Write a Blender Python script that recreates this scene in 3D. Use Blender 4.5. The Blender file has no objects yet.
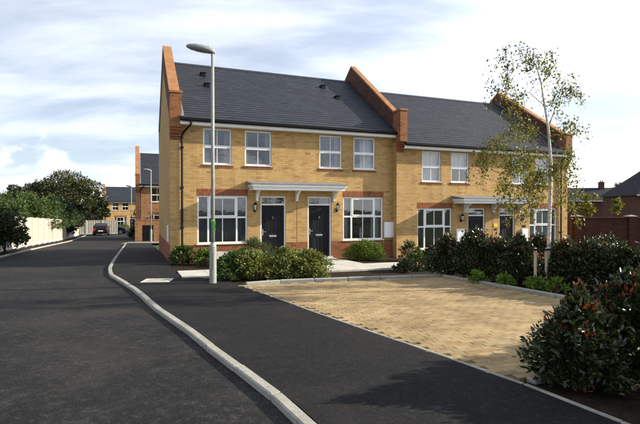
import bpy, bmesh, math, random
import numpy as np
from mathutils import Vector, Matrix
random.seed(7)
R = math.radians
sc = bpy.context.scene
col = sc.collection

# ------------------------------------------------------------------ camera, sky, sun, exposure
FPX, HZ = 467.0, 209.0
cam = bpy.data.objects.new('camera', bpy.data.cameras.new('camera'))
col.objects.link(cam)
cam.location = (0, 0, 1.6)
cam.rotation_euler = (R(90) - math.atan((212 - HZ) / FPX), 0, 0)
cam.data.sensor_width = 36
cam.data.lens = FPX / 640 * 36
cam.data.clip_start = .05
cam.data.clip_end = 3000
sc.camera = cam

SUN_EL = R(22)
SUN_H = Vector((0.985, 0.16, 0)).normalized()
SUN = SUN_H * math.cos(SUN_EL) + Vector((0, 0, math.sin(SUN_EL)))
sl = bpy.data.lights.new('sun', 'SUN')
sl.energy = 5.0
sl.angle = R(.5)
sl.color = (1, .90, .74)
so = bpy.data.objects.new('sun', sl)
so.rotation_euler = SUN.to_track_quat('Z', 'Y').to_euler()
so.location = (30, 0, 30)
col.objects.link(so)

world = bpy.data.worlds.new('World')
sc.world = world
world.use_nodes = True
wt = world.node_tree
wt.nodes.clear()
def wn(t, **k):
    n = wt.nodes.new(t)
    for a, b in k.items(): setattr(n, a, b)
    return n
wo = wn('ShaderNodeOutputWorld'); bg = wn('ShaderNodeBackground')
bg.inputs[1].default_value = .068
sky = wn('ShaderNodeTexSky', sky_type='NISHITA', sun_disc=False)
sky.sun_elevation = SUN_EL
sky.sun_rotation = math.atan2(SUN_H.x, SUN_H.y)
sky.altitude = 20; sky.air_density = 1.0; sky.dust_density = .6; sky.ozone_density = 3.0
# thin streaked high cloud over the whole dome, and a belt of low heaped cloud round the horizon
tc = wn('ShaderNodeTexCoord'); sep = wn('ShaderNodeSeparateXYZ')
wt.links.new(tc.outputs['Generated'], sep.inputs[0])
def wmath(op, a, b=None, clamp=False):
    n = wn('ShaderNodeMath', operation=op, use_clamp=clamp)
    for i, v in enumerate((a, b)):
        if v is None: continue
        if isinstance(v, (int, float)): n.inputs[i].default_value = v
        else: wt.links.new(v, n.inputs[i])
    if op == 'MULTIPLY_ADD': n.inputs[2].default_value = .5
    return n.outputs[0]
zc = wmath('ADD', wmath('MAXIMUM', sep.outputs[2], 0.0), .16)
cx = wmath('DIVIDE', sep.outputs[0], zc); cy = wmath('DIVIDE', sep.outputs[1], zc)
cmb = wn('ShaderNodeCombineXYZ')
wt.links.new(cx, cmb.inputs[0]); wt.links.new(cy, cmb.inputs[1])
mp = wn('ShaderNodeMapping'); mp.inputs['Rotation'].default_value = (0, 0, R(-14)); mp.inputs['Scale'].default_value = (.6, 1.25, 1)
wt.links.new(cmb.outputs[0], mp.inputs[0])
nz = wn('ShaderNodeTexNoise'); nz.inputs['Scale'].default_value = 1.3; nz.inputs['Detail'].default_value = 8; nz.inputs['Roughness'].default_value = .56; nz.inputs['Distortion'].default_value = .25
wt.links.new(mp.outputs[0], nz.inputs['Vector'])
cr = wn('ShaderNodeMapRange'); cr.interpolation_type = 'SMOOTHSTEP'
cr.inputs['From Min'].default_value = .36; cr.inputs['From Max'].default_value = .66
cr.inputs['To Min'].default_value = .42; cr.inputs['To Max'].default_value = .97
wt.links.new(nz.outputs[0], cr.inputs[0])
nz2 = wn('ShaderNodeTexNoise'); nz2.inputs['Scale'].default_value = 5.2; nz2.inputs['Detail'].default_value = 7; nz2.inputs['Roughness'].default_value = .55
mp2 = wn('ShaderNodeMapping'); mp2.inputs['Scale'].default_value = (1, 1, 1.7); mp2.inputs['Location'].default_value = (.33, .1, .02)
wt.links.new(tc.outputs['Generated'], mp2.inputs[0]); wt.links.new(mp2.outputs[0], nz2.inputs['Vector'])
lowband = wn('ShaderNodeMapRange'); lowband.interpolation_type = 'SMOOTHSTEP'
lowband.inputs['From Min'].default_value = .02; lowband.inputs['From Max'].default_value = .26
lowband.inputs['To Min'].default_value = .20; lowband.inputs['To Max'].default_value = -.25
wt.links.new(sep.outputs[2], lowband.inputs[0])
cum = wn('ShaderNodeMapRange'); cum.interpolation_type = 'SMOOTHSTEP'
cum.inputs['From Min'].default_value = .56; cum.inputs['From Max'].default_value = .66
wt.links.new(wmath('ADD', nz2.outputs[0], lowband.outputs[0]), cum.inputs[0])
# cloud takes its brightness from the sky around it (brighter towards the sun)
lum = wn('ShaderNodeRGBToBW'); wt.links.new(sky.outputs[0], lum.inputs[0])
sd = wn('ShaderNodeVectorMath', operation='DOT_PRODUCT'); wt.links.new(tc.outputs['Generated'], sd.inputs[0]); sd.inputs[1].default_value = SUN
glow = wmath('POWER', wmath('MAXIMUM', wmath('MULTIPLY_ADD', sd.outputs['Value'], .5), 0.0), 2.0)   # thin cloud scatters forward round the sun
cl = wmath('ADD', wmath('MULTIPLY', glow, 6.5), wmath('ADD', wmath('MULTIPLY', lum.outputs[0], .45), 5.9))
cc = wn('ShaderNodeCombineColor')
wt.links.new(wmath('MULTIPLY', cl, .93), cc.inputs[0]); wt.links.new(wmath('MULTIPLY', cl, 1.0), cc.inputs[1]); wt.links.new(wmath('MULTIPLY', cl, 1.13), cc.inputs[2])
mx = wn('ShaderNodeMix', data_type='RGBA')
wt.links.new(cr.outputs[0], mx.inputs[0]); wt.links.new(sky.outputs[0], mx.inputs[6]); wt.links.new(cc.outputs[0], mx.inputs[7])
cc2 = wn('ShaderNodeCombineColor')
cl2 = wmath('MULTIPLY', cl, 1.3)
for i in range(3): wt.links.new(cl2, cc2.inputs[i])
mx2 = wn('ShaderNodeMix', data_type='RGBA')
wt.links.new(wmath('MULTIPLY', cum.outputs[0], .85), mx2.inputs[0]); wt.links.new(mx.outputs[2], mx2.inputs[6]); wt.links.new(cc2.outputs[0], mx2.inputs[7])
wt.links.new(mx2.outputs[2], bg.inputs[0]); wt.links.new(bg.outputs[0], wo.inputs[0])

vs = sc.view_settings
vs.view_transform = 'Standard'; vs.look = 'None'; vs.exposure = 1.0; vs.gamma = 1
vs.use_curve_mapping = False
sc.cycles.max_bounces = 6
sc.cycles.transparent_max_bounces = 12

# ------------------------------------------------------------------ materials
MATS = {}
class NT:
    def __init__(s, name, rough=.8, spec=.3):
        s.m = bpy.data.materials.new(name); s.m.use_nodes = True; s.t = s.m.node_tree
        s.b = s.t.nodes['Principled BSDF']
        s.b.inputs['Roughness'].default_value = rough
        s.b.inputs['Specular IOR Level'].default_value = spec
        MATS[name] = s.m
    def n(s, t, **k):
        n = s.t.nodes.new(t)
        for a, b in k.items():
            if a.startswith('i_'): n.inputs[a[2:].replace('_', ' ')].default_value = b
            else: setattr(n, a, b)
        return n
    def l(s, a, b): s.t.links.new(a, b)
    def coord(s, kind='Object', scale=(1, 1, 1), rot=(0, 0, 0)):
        c = s.n('ShaderNodeTexCoord'); m = s.n('ShaderNodeMapping')
        m.inputs['Scale'].default_value = scale; m.inputs['Rotation'].default_value = rot
        s.l(c.outputs[kind], m.inputs[0]); return m.outputs[0]
    def noise(s, vec, scale, detail=4, rough=.6):
        n = s.n('ShaderNodeTexNoise', i_Scale=scale, i_Detail=detail, i_Roughness=rough)
        s.l(vec, n.inputs['Vector']); return n.outputs[0]
    def ramp(s, fac, pts):
        r = s.n('ShaderNodeValToRGB'); e = r.color_ramp.elements
        while len(e) < len(pts): e.new(.5)
        for q, (p, c) in zip(e, pts):
            q.position = p; q.color = (*c, 1) if len(c) == 3 else c
        s.l(fac, r.inputs[0]); return r.outputs[0]
    def mix(s, fac, a, b, blend='MIX'):
        m = s.n('ShaderNodeMix', data_type='RGBA', blend_type=blend)
        for v, i in ((fac, 0), (a, 6), (b, 7)):
            if isinstance(v, (int, float)): m.inputs[i].default_value = v
            elif isinstance(v, tuple): m.inputs[i].default_value = (*v, 1)
            else: s.l(v, m.inputs[i])
        return m.outputs[2]
    def color(s, o): s.l(o, s.b.inputs['Base Color'])
    def bump(s, h, strength=.3, dist=.01, prev=None):
        b = s.n('ShaderNodeBump'); b.inputs['Strength'].default_value = strength; b.inputs['Distance'].default_value = dist
        s.l(h, b.inputs['Height'])
        if prev is not None: s.l(prev, b.inputs['Normal'])
        s.l(b.outputs[0], s.b.inputs['Normal']); return b.outputs[0]
def island(t):
    return t.n('ShaderNodeNewGeometry').outputs['Random Per Island']
def plain(name, c, rough=.5, spec=.4, var=.12, scale=6, metal=0, bump=0):
    t = NT(name, rough, spec); v = t.coord()
    n = t.noise(v, scale, 5)
    t.color(t.ramp(n, [(.3, tuple(x * (1 - var) for x in c)), (.7, tuple(min(1, x * (1 + var)) for x in c))]))
    t.b.inputs['Metallic'].default_value = metal
    if bump: t.bump(t.noise(v, scale * 8, 4), bump, .004)
    return t.m
def brick(name, c1, c2, mortar, soldier=False, spot=None):
    t = NT(name, .9, .2)
    c = t.n('ShaderNodeTexCoord'); s = t.n('ShaderNodeSeparateXYZ'); t.l(c.outputs['Object'], s.inputs[0])
    ad = t.n('ShaderNodeMath', operation='ADD'); t.l(s.outputs[0], ad.inputs[0]); t.l(s.outputs[1], ad.inputs[1])
    cb = t.n('ShaderNodeCombineXYZ')
    if soldier: t.l(s.outputs[2], cb.inputs[0]); t.l(ad.outputs[0], cb.inputs[1])
    else: t.l(ad.outputs[0], cb.inputs[0]); t.l(s.outputs[2], cb.inputs[1])
    b = t.n('ShaderNodeTexBrick', offset=0 if soldier else .5)
    t.l(cb.outputs[0], b.inputs['Vector'])
    b.inputs['Color1'].default_value = (0, 0, 0, 1); b.inputs['Color2'].default_value = (1, 1, 1, 1); b.inputs['Mortar'].default_value = (.5, .5, .5, 1)
    b.inputs['Scale'].default_value = 1; b.inputs['Mortar Size'].default_value = .0055; b.inputs['Mortar Smooth'].default_value = .15
    b.inputs['Brick Width'].default_value = .225; b.inputs['Row Height'].default_value = .075
    cols = [(.0, c1), (.3, tuple(x * .35 + y * .65 for x, y in zip(c1, c2))), (.8, c2)]
    if spot: cols.append((.94, c2)); cols.append((1.0, spot))
    base = t.ramp(b.outputs['Color'], cols)
    big = t.noise(c.outputs['Object'], 1.1, 5)
    base = t.mix(.55, base, t.ramp(big, [(.3, (.80, .78, .76)), (.7, (1.12, 1.1, 1.06))]), 'MULTIPLY')
    stv = t.n('ShaderNodeMapping'); stv.inputs['Scale'].default_value = (3.5, 3.5, .35); t.l(c.outputs['Object'], stv.inputs[0])
    base = t.mix(.5, base, t.ramp(t.noise(stv.outputs[0], 1.0, 6, .65), [(.32, (.70, .68, .66)), (.6, (1.08, 1.08, 1.08))]), 'MULTIPLY')
    fine = t.noise(c.outputs['Object'], 70, 3)
    base = t.mix(.45, base, t.ramp(fine, [(.3, (.7, .7, .7)), (.7, (1.2, 1.2, 1.2))]), 'MULTIPLY')
    t.color(t.mix(b.outputs['Fac'], base, mortar))
    inv = t.n('ShaderNodeMath', operation='SUBTRACT'); inv.inputs[0].default_value = 1; t.l(b.outputs['Fac'], inv.inputs[1])
    p = t.bump(inv.outputs[0], .8, .008); t.bump(fine, .3, .003, p)
    return t.m
YB = brick('yellow_brick', (.42, .255, .092), (.545, .35, .142), (.31, .225, .125), spot=(.31, .17, .065))
RB = brick('red_brick', (.19, .058, .025), (.30, .105, .045), (.24, .16, .10))
RS = brick('red_soldier_brick', (.18, .055, .023), (.29, .098, .042), (.22, .14, .09), soldier=True)
OB = brick('orange_brick', (.19, .068, .028), (.30, .115, .05), (.24, .16, .10))
DB = brick('dull_red_brick', (.17, .065, .038), (.26, .105, .06), (.24, .17, .12))
BB = brick('brown_buff_brick', (.24, .105, .048), (.36, .18, .08), (.28, .2, .13))
WB = brick('shade_darkened_wall_brick', (.038, .014, .010), (.065, .024, .016), (.055, .034, .026))  # backlit shade on the garden wall is put into this brick colour
HBK = brick('shade_darkened_house_brick', (.075, .034, .024), (.12, .055, .038), (.10, .075, .06))  # brick colour darkened to carry shade on backlit houses and parapet faces
CLAY = plain('clay_coping', (.31, .145, .062), .85, .2, .2, 4, bump=.3)
WHITE = plain('white_plastic', (.80, .80, .78), .35, .5, .03, 3)
CREAM = plain('cream_paint', (.82, .81, .77), .5, .4, .05, 3)
BLACK = plain('black_plastic', (.006, .006, .007), .45, .2, .2)
DOORB = plain('black_door_paint', (.008, .008, .011), .5, .2, .2, 3)
LEAD = plain('grey_lead', (.17, .18, .20), .6, .4, .2, 5)
CHROME = plain('satin_chrome', (.6, .6, .6), .3, .5, .05, 9, 1)
ROOM = plain('room_plaster', (.48, .46, .43), .9, .1, .1, 2)
REFGREY = plain('pane_reflection_grey', (.20, .21, .22), .9, .2, .08, 4)  # grey of an added sheet, standing in for a reflection in the panes
CURT = plain('grey_curtain', (.42, .44, .48), .95, .1, .15, 9)
NET = plain('white_net_curtain', (.78, .80, .82), .95, .1, .06, 9)
GALV = plain('galvanised_steel', (.27, .28, .25), .6, .3, .15, 14, 0)
LAMPH = plain('lamp_housing_grey', (.24, .25, .25), .5, .4, .08)
CONC = plain('pale_concrete', (.50, .48, .43), .9, .2, .22, 9, bump=.4)
t = NT('kerb_concrete', .92, .2); v = t.n('ShaderNodeNewGeometry').outputs['Position']
kc = t.ramp(t.noise(v, 1.2, 5), [(.3, (.27, .26, .22)), (.7, (.38, .365, .315))])
kc = t.mix(t.ramp(t.noise(v, 16, 6, .75), [(.50, (0, 0, 0)), (.68, (.6, .6, .6))]), kc, (.15, .14, .11))
kc = t.mix(.6, kc, t.ramp(t.noise(v, 140, 3), [(.3, (.6, .6, .6)), (.7, (1.25, 1.25, 1.25))]), 'MULTIPLY')
t.color(kc); t.bump(t.noise(v, 60, 4), .6, .006); KERBM = t.m
PATHM = plain('path_concrete', (.46, .44, .38), .9, .2, .16, 2.5, bump=.3)
WOOD = plain('pale_timber', (.50, .45, .37), .85, .2, .2, 9, bump=.4)
STAKE = plain('stake_timber', (.50, .42, .30), .85, .2, .2, 9, bump=.3)
BARK = plain('grey_brown_bark', (.045, .035, .027), .95, .1, .35, 14, bump=.8)
STEM = plain('brown_stem', (.12, .07, .045), .9, .2, .3, 12)
GREENT = plain('green_ribbon', (.16, .55, .05), .5, .4, .1)
YSIGN = plain('yellow_sign', (.75, .52, .03), .5, .4, .06)
TYRE = plain('tyre_rubber', (.02, .02, .02), .85, .3, .15)
CARP = plain('dark_car_paint', (.010, .011, .014), .35, .25, .1)
CARP2 = plain('black_car_paint', (.008, .008, .009), .35, .2, .1)
LRED = plain('red_lamp_glass', (.45, .02, .015), .2, .5, .05)
LWHITE = plain('clear_lamp_glass', (.75, .75, .75), .15, .5, .05)
PLATE = plain('number_plate', (.75, .72, .62), .5, .4, .04)
SLATED = plain('shade_darkened_slate', (.016, .017, .02), .75, .15, .25, 3)  # backlit shade on the right background roofs is put into this slate colour
SLATEP = plain('plain_slate', (.021, .024, .030), .6, .35, .25, 3)
t = NT('birch_bark', .8, .25); v = t.coord(scale=(6, 6, 22)); n_ = t.noise(v, 1.6, 5)
t.color(t.ramp(n_, [(.33, (.07, .06, .05)), (.42, (.50, .47, .42)), (.7, (.72, .69, .63))])); BIRCHB = t.m
# slates: every slate its own grey
t = NT('blue_grey_slate', .6, .3); r_ = island(t); v = t.coord()
sl_c = t.ramp(r_, [(0, (.017, .020, .027)), (.5, (.021, .024, .032)), (1, (.026, .030, .039))])
t.color(t.mix(.5, sl_c, t.ramp(t.noise(v, 1.3, 6), [(.3, (.82, .82, .82)), (.7, (1.15, 1.15, 1.15))]), 'MULTIPLY'))
t.bump(t.noise(v, 60, 3), .25, .003); SLATE = t.m
# window glass: reflects by angle, otherwise see-through
def glass(name, tint):
    m = bpy.data.materials.new(name); m.use_nodes = True; nt = m.node_tree; nt.nodes.clear()
    o = nt.nodes.new('ShaderNodeOutputMaterial'); mixs = nt.nodes.new('ShaderNodeMixShader')
    tr = nt.nodes.new('ShaderNodeBsdfTransparent'); gl = nt.nodes.new('ShaderNodeBsdfGlossy'); fr = nt.nodes.new('ShaderNodeFresnel')
    ad = nt.nodes.new('ShaderNodeMath'); ad.operation = 'MULTIPLY_ADD'; ad.inputs[1].default_value = 1.8; ad.inputs[2].default_value = .03
    fr.inputs[0].default_value = 1.5
    tr.inputs[0].default_value = (*tint, 1); gl.inputs['Roughness'].default_value = .015; gl.inputs[0].default_value = (.95, .97, 1, 1)
    nz = nt.nodes.new('ShaderNodeTexNoise'); nz.inputs['Scale'].default_value = 1.4
    bp = nt.nodes.new('ShaderNodeBump'); bp.inputs['Strength'].default_value = .06; bp.inputs['Distance'].default_value = .05
    nt.links.new(nz.outputs[0], bp.inputs['Height']); nt.links.new(bp.outputs[0], gl.inputs['Normal'])
    nt.links.new(fr.outputs[0], ad.inputs[0]); nt.links.new(ad.outputs[0], mixs.inputs[0])
    nt.links.new(tr.outputs[0], mixs.inputs[1]); nt.links.new(gl.outputs[0], mixs.inputs[2]); nt.links.new(mixs.outputs[0], o.inputs[0])
    return m
GLASS = glass('window_glass', (.84, .87, .87))
CARG = glass('car_glass', (.12, .13, .13))
# tarmac
def tarmac(name, lo, hi, dust):
    t = NT(name, .9, .18); v = t.coord()
    c = t.ramp(t.noise(v, 55, 4, .8), [(.36, lo), (.62, hi)])
    big = t.noise(v, .45, 6, .65)
    c = t.mix(t.ramp(big, [(.48, (0, 0, 0)), (.72, (.75, .75, .75))]), c, dust)
    mot = t.noise(t.coord(scale=(1, 1.0, 1)), 11, 5, .75)
    c = t.mix(t.ramp(mot, [(.50, (0, 0, 0)), (.66, (.62, .62, .62))]), c, dust)
    vo = t.n('ShaderNodeTexVoronoi', i_Scale=75.0); t.l(v, vo.inputs['Vector'])
    c = t.mix(.5, c, t.ramp(vo.outputs['Color'], [(.25, (.45, .45, .45)), (.78, (1.2, 1.2, 1.2)), (.9, (3.0, 2.9, 2.7))]), 'MULTIPLY')
    pat = t.noise(v, 2.2, 7, .75)
    c = t.mix(.6, c, t.ramp(pat, [(.32, (.5, .5, .5)), (.68, (1.3, 1.3, 1.3))]), 'MULTIPLY')
    t.color(c)
    p = t.bump(t.noise(v, 120, 3, .7), .55, .006); t.bump(t.noise(v, 2.0, 4), .15, .03, p)
    return t.m
ROADM = tarmac('road_tarmac', (.005, .005, .006), (.022, .0215, .022), (.050, .046, .041))
PAVEM = tarmac('footway_tarmac', (.004, .004, .005), (.015, .0147, .015), (.024, .022, .021))
t = NT('soil', .95, .1); v = t.coord(); t.color(t.ramp(t.noise(v, 9, 6, .7), [(.3, (.012, .008, .006)), (.55, (.028, .019, .013)), (.75, (.06, .042, .028))])); t.bump(t.noise(v, 24, 5), .9, .03); SOIL = t.m
t = NT('rough_grass', .95, .1); v = t.coord(); t.color(t.ramp(t.noise(v, 2.5, 6, .7), [(.3, (.028, .04, .014)), (.7, (.075, .09, .034))])); t.bump(t.noise(v, 20, 5), .8, .03); GRASS = t.m
t = NT('clay_paver', .85, .25); r_ = island(t); ob = t.n('ShaderNodeObjectInfo').outputs['Random']; v = t.coord()
ad_ = t.n('ShaderNodeMath', operation='ADD'); t.l(r_, ad_.inputs[0]); t.l(ob, ad_.inputs[1])
fr_ = t.n('ShaderNodeMath', operation='FRACT'); t.l(ad_.outputs[0], fr_.inputs[0])
pc = t.ramp(fr_.outputs[0], [(0, (.27, .185, .090)), (.3, (.325, .235, .115)), (.75, (.375, .275, .14)), (1, (.33, .255, .145))])
wv = t.n('ShaderNodeNewGeometry').outputs['Position']
pc = t.mix(.75, pc, t.ramp(t.noise(wv, 1.1, 6, .7), [(.32, (.45, .42, .38)), (.6, (1.08, 1.06, 1.03))]), 'MULTIPLY')
pc = t.mix(.5, pc, t.ramp(t.noise(wv, 60, 3), [(.3, (.7, .7, .7)), (.7, (1.2, 1.2, 1.2))]), 'MULTIPLY')
t.color(pc); t.bump(t.noise(wv, 80, 3), .4, .004); PAVER = t.m
def leafmat(name, cols, rough=.5, spec=.35, trans=.25):
    t = NT(name, rough, spec); r_ = island(t)
    k = len(cols) - 1
    c = t.ramp(r_, [(i / k, q) for i, q in enumerate(cols)])
    t.color(c)
    tl = t.n('ShaderNodeBsdfTranslucent'); t.l(t.mix(1.0, c, (1.5, 1.6, .8), 'MULTIPLY'), tl.inputs[0])
    ms = t.n('ShaderNodeMixShader'); ms.inputs[0].default_value = trans
    t.l(t.b.outputs[0], ms.inputs[1]); t.l(tl.outputs[0], ms.inputs[2]); t.l(ms.outputs[0], t.t.nodes['Material Output'].inputs[0])
    return t.m
L_DARK = leafmat('dark_leaf', [(.012, .02, .007), (.02, .034, .010), (.036, .05, .015)], trans=.15)
L_TREE = leafmat('tree_leaf', [(.018, .026, .008), (.03, .04, .011), (.055, .058, .017), (.07, .06, .018)], trans=.15)
L_HEDGE = leafmat('mid_green_leaf', [(.03, .055, .012), (.05, .085, .02), (.085, .12, .03)])
L_EUON = leafmat('yellow_green_leaf', [(.055, .085, .018), (.10, .13, .028), (.19, .20, .05), (.30, .28, .10)])
L_BOX = leafmat('bright_box_leaf', [(.06, .10, .015), (.11, .16, .022), (.17, .21, .035)])
L_ROSE = leafmat('grey_green_leaf', [(.05, .075, .032), (.08, .105, .045), (.12, .13, .06)])
L_PHOT = leafmat('glossy_green_leaf', [(.012, .022, .008), (.018, .032, .010), (.03, .044, .013), (.06, .06, .02)], .3, .5, .14)
L_RED = leafmat('young_red_leaf', [(.07, .016, .010), (.14, .024, .012), (.19, .042, .016), (.09, .036, .014)], .38, .4, .22)
L_BIRCH = leafmat('birch_leaf', [(.05, .065, .012), (.09, .10, .018), (.15, .14, .022), (.24, .19, .025)], .5, .3, .35)
L_AUT = leafmat('autumn_leaf', [(.16, .07, .02), (.22, .12, .03), (.12, .10, .03)])
L_GROUND = leafmat('ground_leaf', [(.08, .16, .02), (.14, .24, .03), (.2, .28, .05)])

# ------------------------------------------------------------------ mesh helpers
class MB:
    def __init__(s): s.v = []; s.f = []; s.mi = []; s.cur = 0
    def quad(s, *p):
        b = len(s.v); s.v += [tuple(q) for q in p]; s.f.append(tuple(range(b, b + len(p)))); s.mi.append(s.cur); return s
    def box(s, x0, x1, y0, y1, z0, z1):
        b = len(s.v)
        s.v += [(x0, y0, z0), (x1, y0, z0), (x1, y1, z0), (x0, y1, z0), (x0, y0, z1), (x1, y0, z1), (x1, y1, z1), (x0, y1, z1)]
        for f in ((0, 3, 2, 1), (4, 5, 6, 7), (0, 1, 5, 4), (1, 2, 6, 5), (2, 3, 7, 6), (3, 0, 4, 7)):
            s.f.append(tuple(b + i for i in f)); s.mi.append(s.cur)
        return s
    def prism(s, prof, x0, x1, axis='x'):
        """profile of (a,b) pairs extruded along axis; x: (y,z)  y: (x,z)  z: (x,y)"""
        b = len(s.v); k = len(prof)
        for x in (x0, x1):
            for a, c in prof:
                s.v.append((x, a, c) if axis == 'x' else (a, x, c) if axis == 'y' else (a, c, x))
        s.f.append(tuple(b + i for i in range(k))); s.f.append(tuple(b + k + i for i in reversed(range(k)))); s.mi += [s.cur] * 2
        for i in range(k):
            j = (i + 1) % k
            s.f.append((b + i, b + k + i, b + k + j, b + j)); s.mi.append(s.cur)
        return s
    def tube(s, pts, rad, n=8, caps=True):
        pts = [Vector(p) for p in pts]
        if isinstance(rad, (int, float)): rad = [rad] * len(pts)
        rings = []; u = None
        for i, p in enumerate(pts):
            d = (pts[min(i + 1, len(pts) - 1)] - pts[max(i - 1, 0)]).normalized()
            if u is None: u = d.orthogonal().normalized()
            u = (u - d * u.dot(d)).normalized(); w = d.cross(u)
            b = len(s.v); rings.append(b)
            for k in range(n):
                a = 2 * math.pi * k / n
                s.v.append(tuple(p + (u * math.cos(a) + w * math.sin(a)) * rad[i]))
        for a, b in zip(rings, rings[1:]):
            for k in range(n):
                s.f.append((a + k, a + (k + 1) % n, b + (k + 1) % n, b + k)); s.mi.append(s.cur)
        if caps:
            s.f.append(tuple(rings[0] + k for k in reversed(range(n)))); s.f.append(tuple(rings[-1] + k for k in range(n))); s.mi += [s.cur] * 2
        return s
    def loft(s, rings, caps=True):
        n = len(rings[0]); bs = []
        for r in rings:
            bs.append(len(s.v)); s.v += [tuple(p) for p in r]
        for a, b in zip(bs, bs[1:]):
            for k in range(n):
                s.f.append((a + k, a + (k + 1) % n, b + (k + 1) % n, b + k)); s.mi.append(s.cur)
        if caps:
            s.f.append(tuple(bs[0] + k for k in reversed(range(n)))); s.f.append(tuple(bs[-1] + k for k in range(n))); s.mi += [s.cur] * 2
        return s
    def build(s, name, mat, parent=None, smooth=False, bevel=0, loc=None, fixn=True):
        me = bpy.data.meshes.new(name)
        me.from_pydata(s.v, [], s.f)
        for m in (mat if isinstance(mat, (list, tuple)) else [mat]): me.materials.append(m)
        if any(s.mi): me.polygons.foreach_set('material_index', s.mi)
        if bevel or fixn:
            bm = bmesh.new(); bm.from_mesh(me)
            if fixn: bmesh.ops.recalc_face_normals(bm, faces=bm.faces)
            if bevel: bmesh.ops.bevel(bm, geom=bm.edges[:], offset=bevel, segments=1, affect='EDGES')
            bm.to_mesh(me); bm.free()
        if smooth: me.polygons.foreach_set('use_smooth', [True] * len(me.polygons))
        return link(name, me, parent, loc)
def link(name, me, parent=None, loc=None):
    o = bpy.data.objects.new(name, me); col.objects.link(o)
    if parent: o.parent = parent
    if loc is not None: o.location = loc
    return o
def empty(name, loc=(0, 0, 0), rz=0, parent=None):
    o = bpy.data.objects.new(name, None); col.objects.link(o); o.location = loc; o.rotation_euler = (0, 0, rz); o.empty_display_size = .2
    if parent: o.parent = parent
    return o
def tag(o, label=None, cat=None, group=None, kind=None):
    if label: o['label'] = label
    if cat: o['category'] = cat
    if group: o['group'] = group
    if kind: o['kind'] = kind
    return o

# ------------------------------------------------------------------ the lie of the land
HP = [(-60, .0), (0, 0), (10, -.15), (18, -.3), (30, -.70), (41, -1.1), (55, -1.5), (78, -2.07), (95, -2.3), (2000, -2.6)]
def ss(a, b, x):
    t = min(1, max(0, (x - a) / (b - a))); return t * t * (3 - 2 * t)
def hbase(y):
    for (a, p), (b, q) in zip(HP, HP[1:]):
        if y <= b: return p + (q - p) * max(0, y - a) / (b - a)
    return HP[-1][1]
def H(x, y):
    b = sum(hbase(y + k) for k in (-2.5, -1.5, -.5, .5, 1.5, 2.5)) / 6
    return b - .45 * ss(2.6, 5.5, x) * ss(13, 17, y)
def resample(pts, ts):
    d = [0]
    for p, q in zip(pts, pts[1:]): d.append(d[-1] + math.dist(p, q))
    out = []
    for t in ts:
        x = t * d[-1]; i = 0
        while i < len(d) - 2 and d[i + 1] < x: i += 1
        k = (x - d[i]) / (d[i + 1] - d[i]); a, b = pts[i], pts[i + 1]
        out.append((a[0] + (b[0] - a[0]) * k, a[1] + (b[1] - a[1]) * k))
    return out
def aty(pts, y):
    """x on a polyline that is monotonic in y"""
    for a, b in zip(pts, pts[1:]):
        lo, hi = sorted((a[1], b[1]))
        if lo <= y <= hi: return a[0] + (b[0] - a[0]) * (y - a[1]) / (b[1] - a[1])
    return pts[0][0] if abs(y - pts[0][1]) < abs(y - pts[-1][1]) else pts[-1][0]
def ystrip(name, left, right, ys, dz, mat, nx=10):
    m = MB(); rows = []
    for y in ys:
        a, b = aty(left, y), aty(right, y); r = []
        for i in range(nx + 1):
            x = a + (b - a) * i / nx; r.append(len(m.v)); m.v.append((x, y, H(x, y) + dz))
        rows.append(r)
    for r, q in zip(rows, rows[1:]):
        for i in range(nx): m.f.append((r[i], r[i + 1], q[i + 1], q[i])); m.mi.append(0)
    return m.build(name, mat, smooth=True)
def polysheet(name, poly, dz, mat, n=10, parent=None, edge=0):
    """a four-cornered draped sheet, with a skirt when edge > 0"""
    m = MB(); p0, p1, p2, p3 = poly; g = []
    for j in range(n + 1):
        r = []
        for i in range(n + 1):
            s, t = i / n, j / n
            x = (p0[0] * (1 - s) + p1[0] * s) * (1 - t) + (p3[0] * (1 - s) + p2[0] * s) * t
            y = (p0[1] * (1 - s) + p1[1] * s) * (1 - t) + (p3[1] * (1 - s) + p2[1] * s) * t
            r.append(len(m.v)); m.v.append((x, y, H(x, y) + dz))
        g.append(r)
    for j in range(n):
        for i in range(n): m.f.append((g[j][i], g[j][i + 1], g[j + 1][i + 1], g[j + 1][i])); m.mi.append(0)
    if edge:
        rim = g[0][:] + [g[j][n] for j in range(1, n + 1)] + g[n][-2::-1] + [g[j][0] for j in range(n - 1, 0, -1)]
        b = len(m.v)
        m.v += [(m.v[i][0], m.v[i][1], m.v[i][2] - edge) for i in rim]
        for k in range(len(rim)):
            q = (k + 1) % len(rim); m.f.append((rim[k], b + k, b + q, rim[q])); m.mi.append(0)
    return m.build(name, mat, parent, smooth=not edge)
# house line: s along the left pair's front, d out towards the street
A0 = (-5.19, 16.16); E_ = (.931, .365); N_ = (.365, -.931); TH = math.atan2(.365, .931)
def F(s, d=0): return (A0[0] + E_[0] * s + N_[0] * d, A0[1] + E_[1] * s + N_[1] * d)

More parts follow.
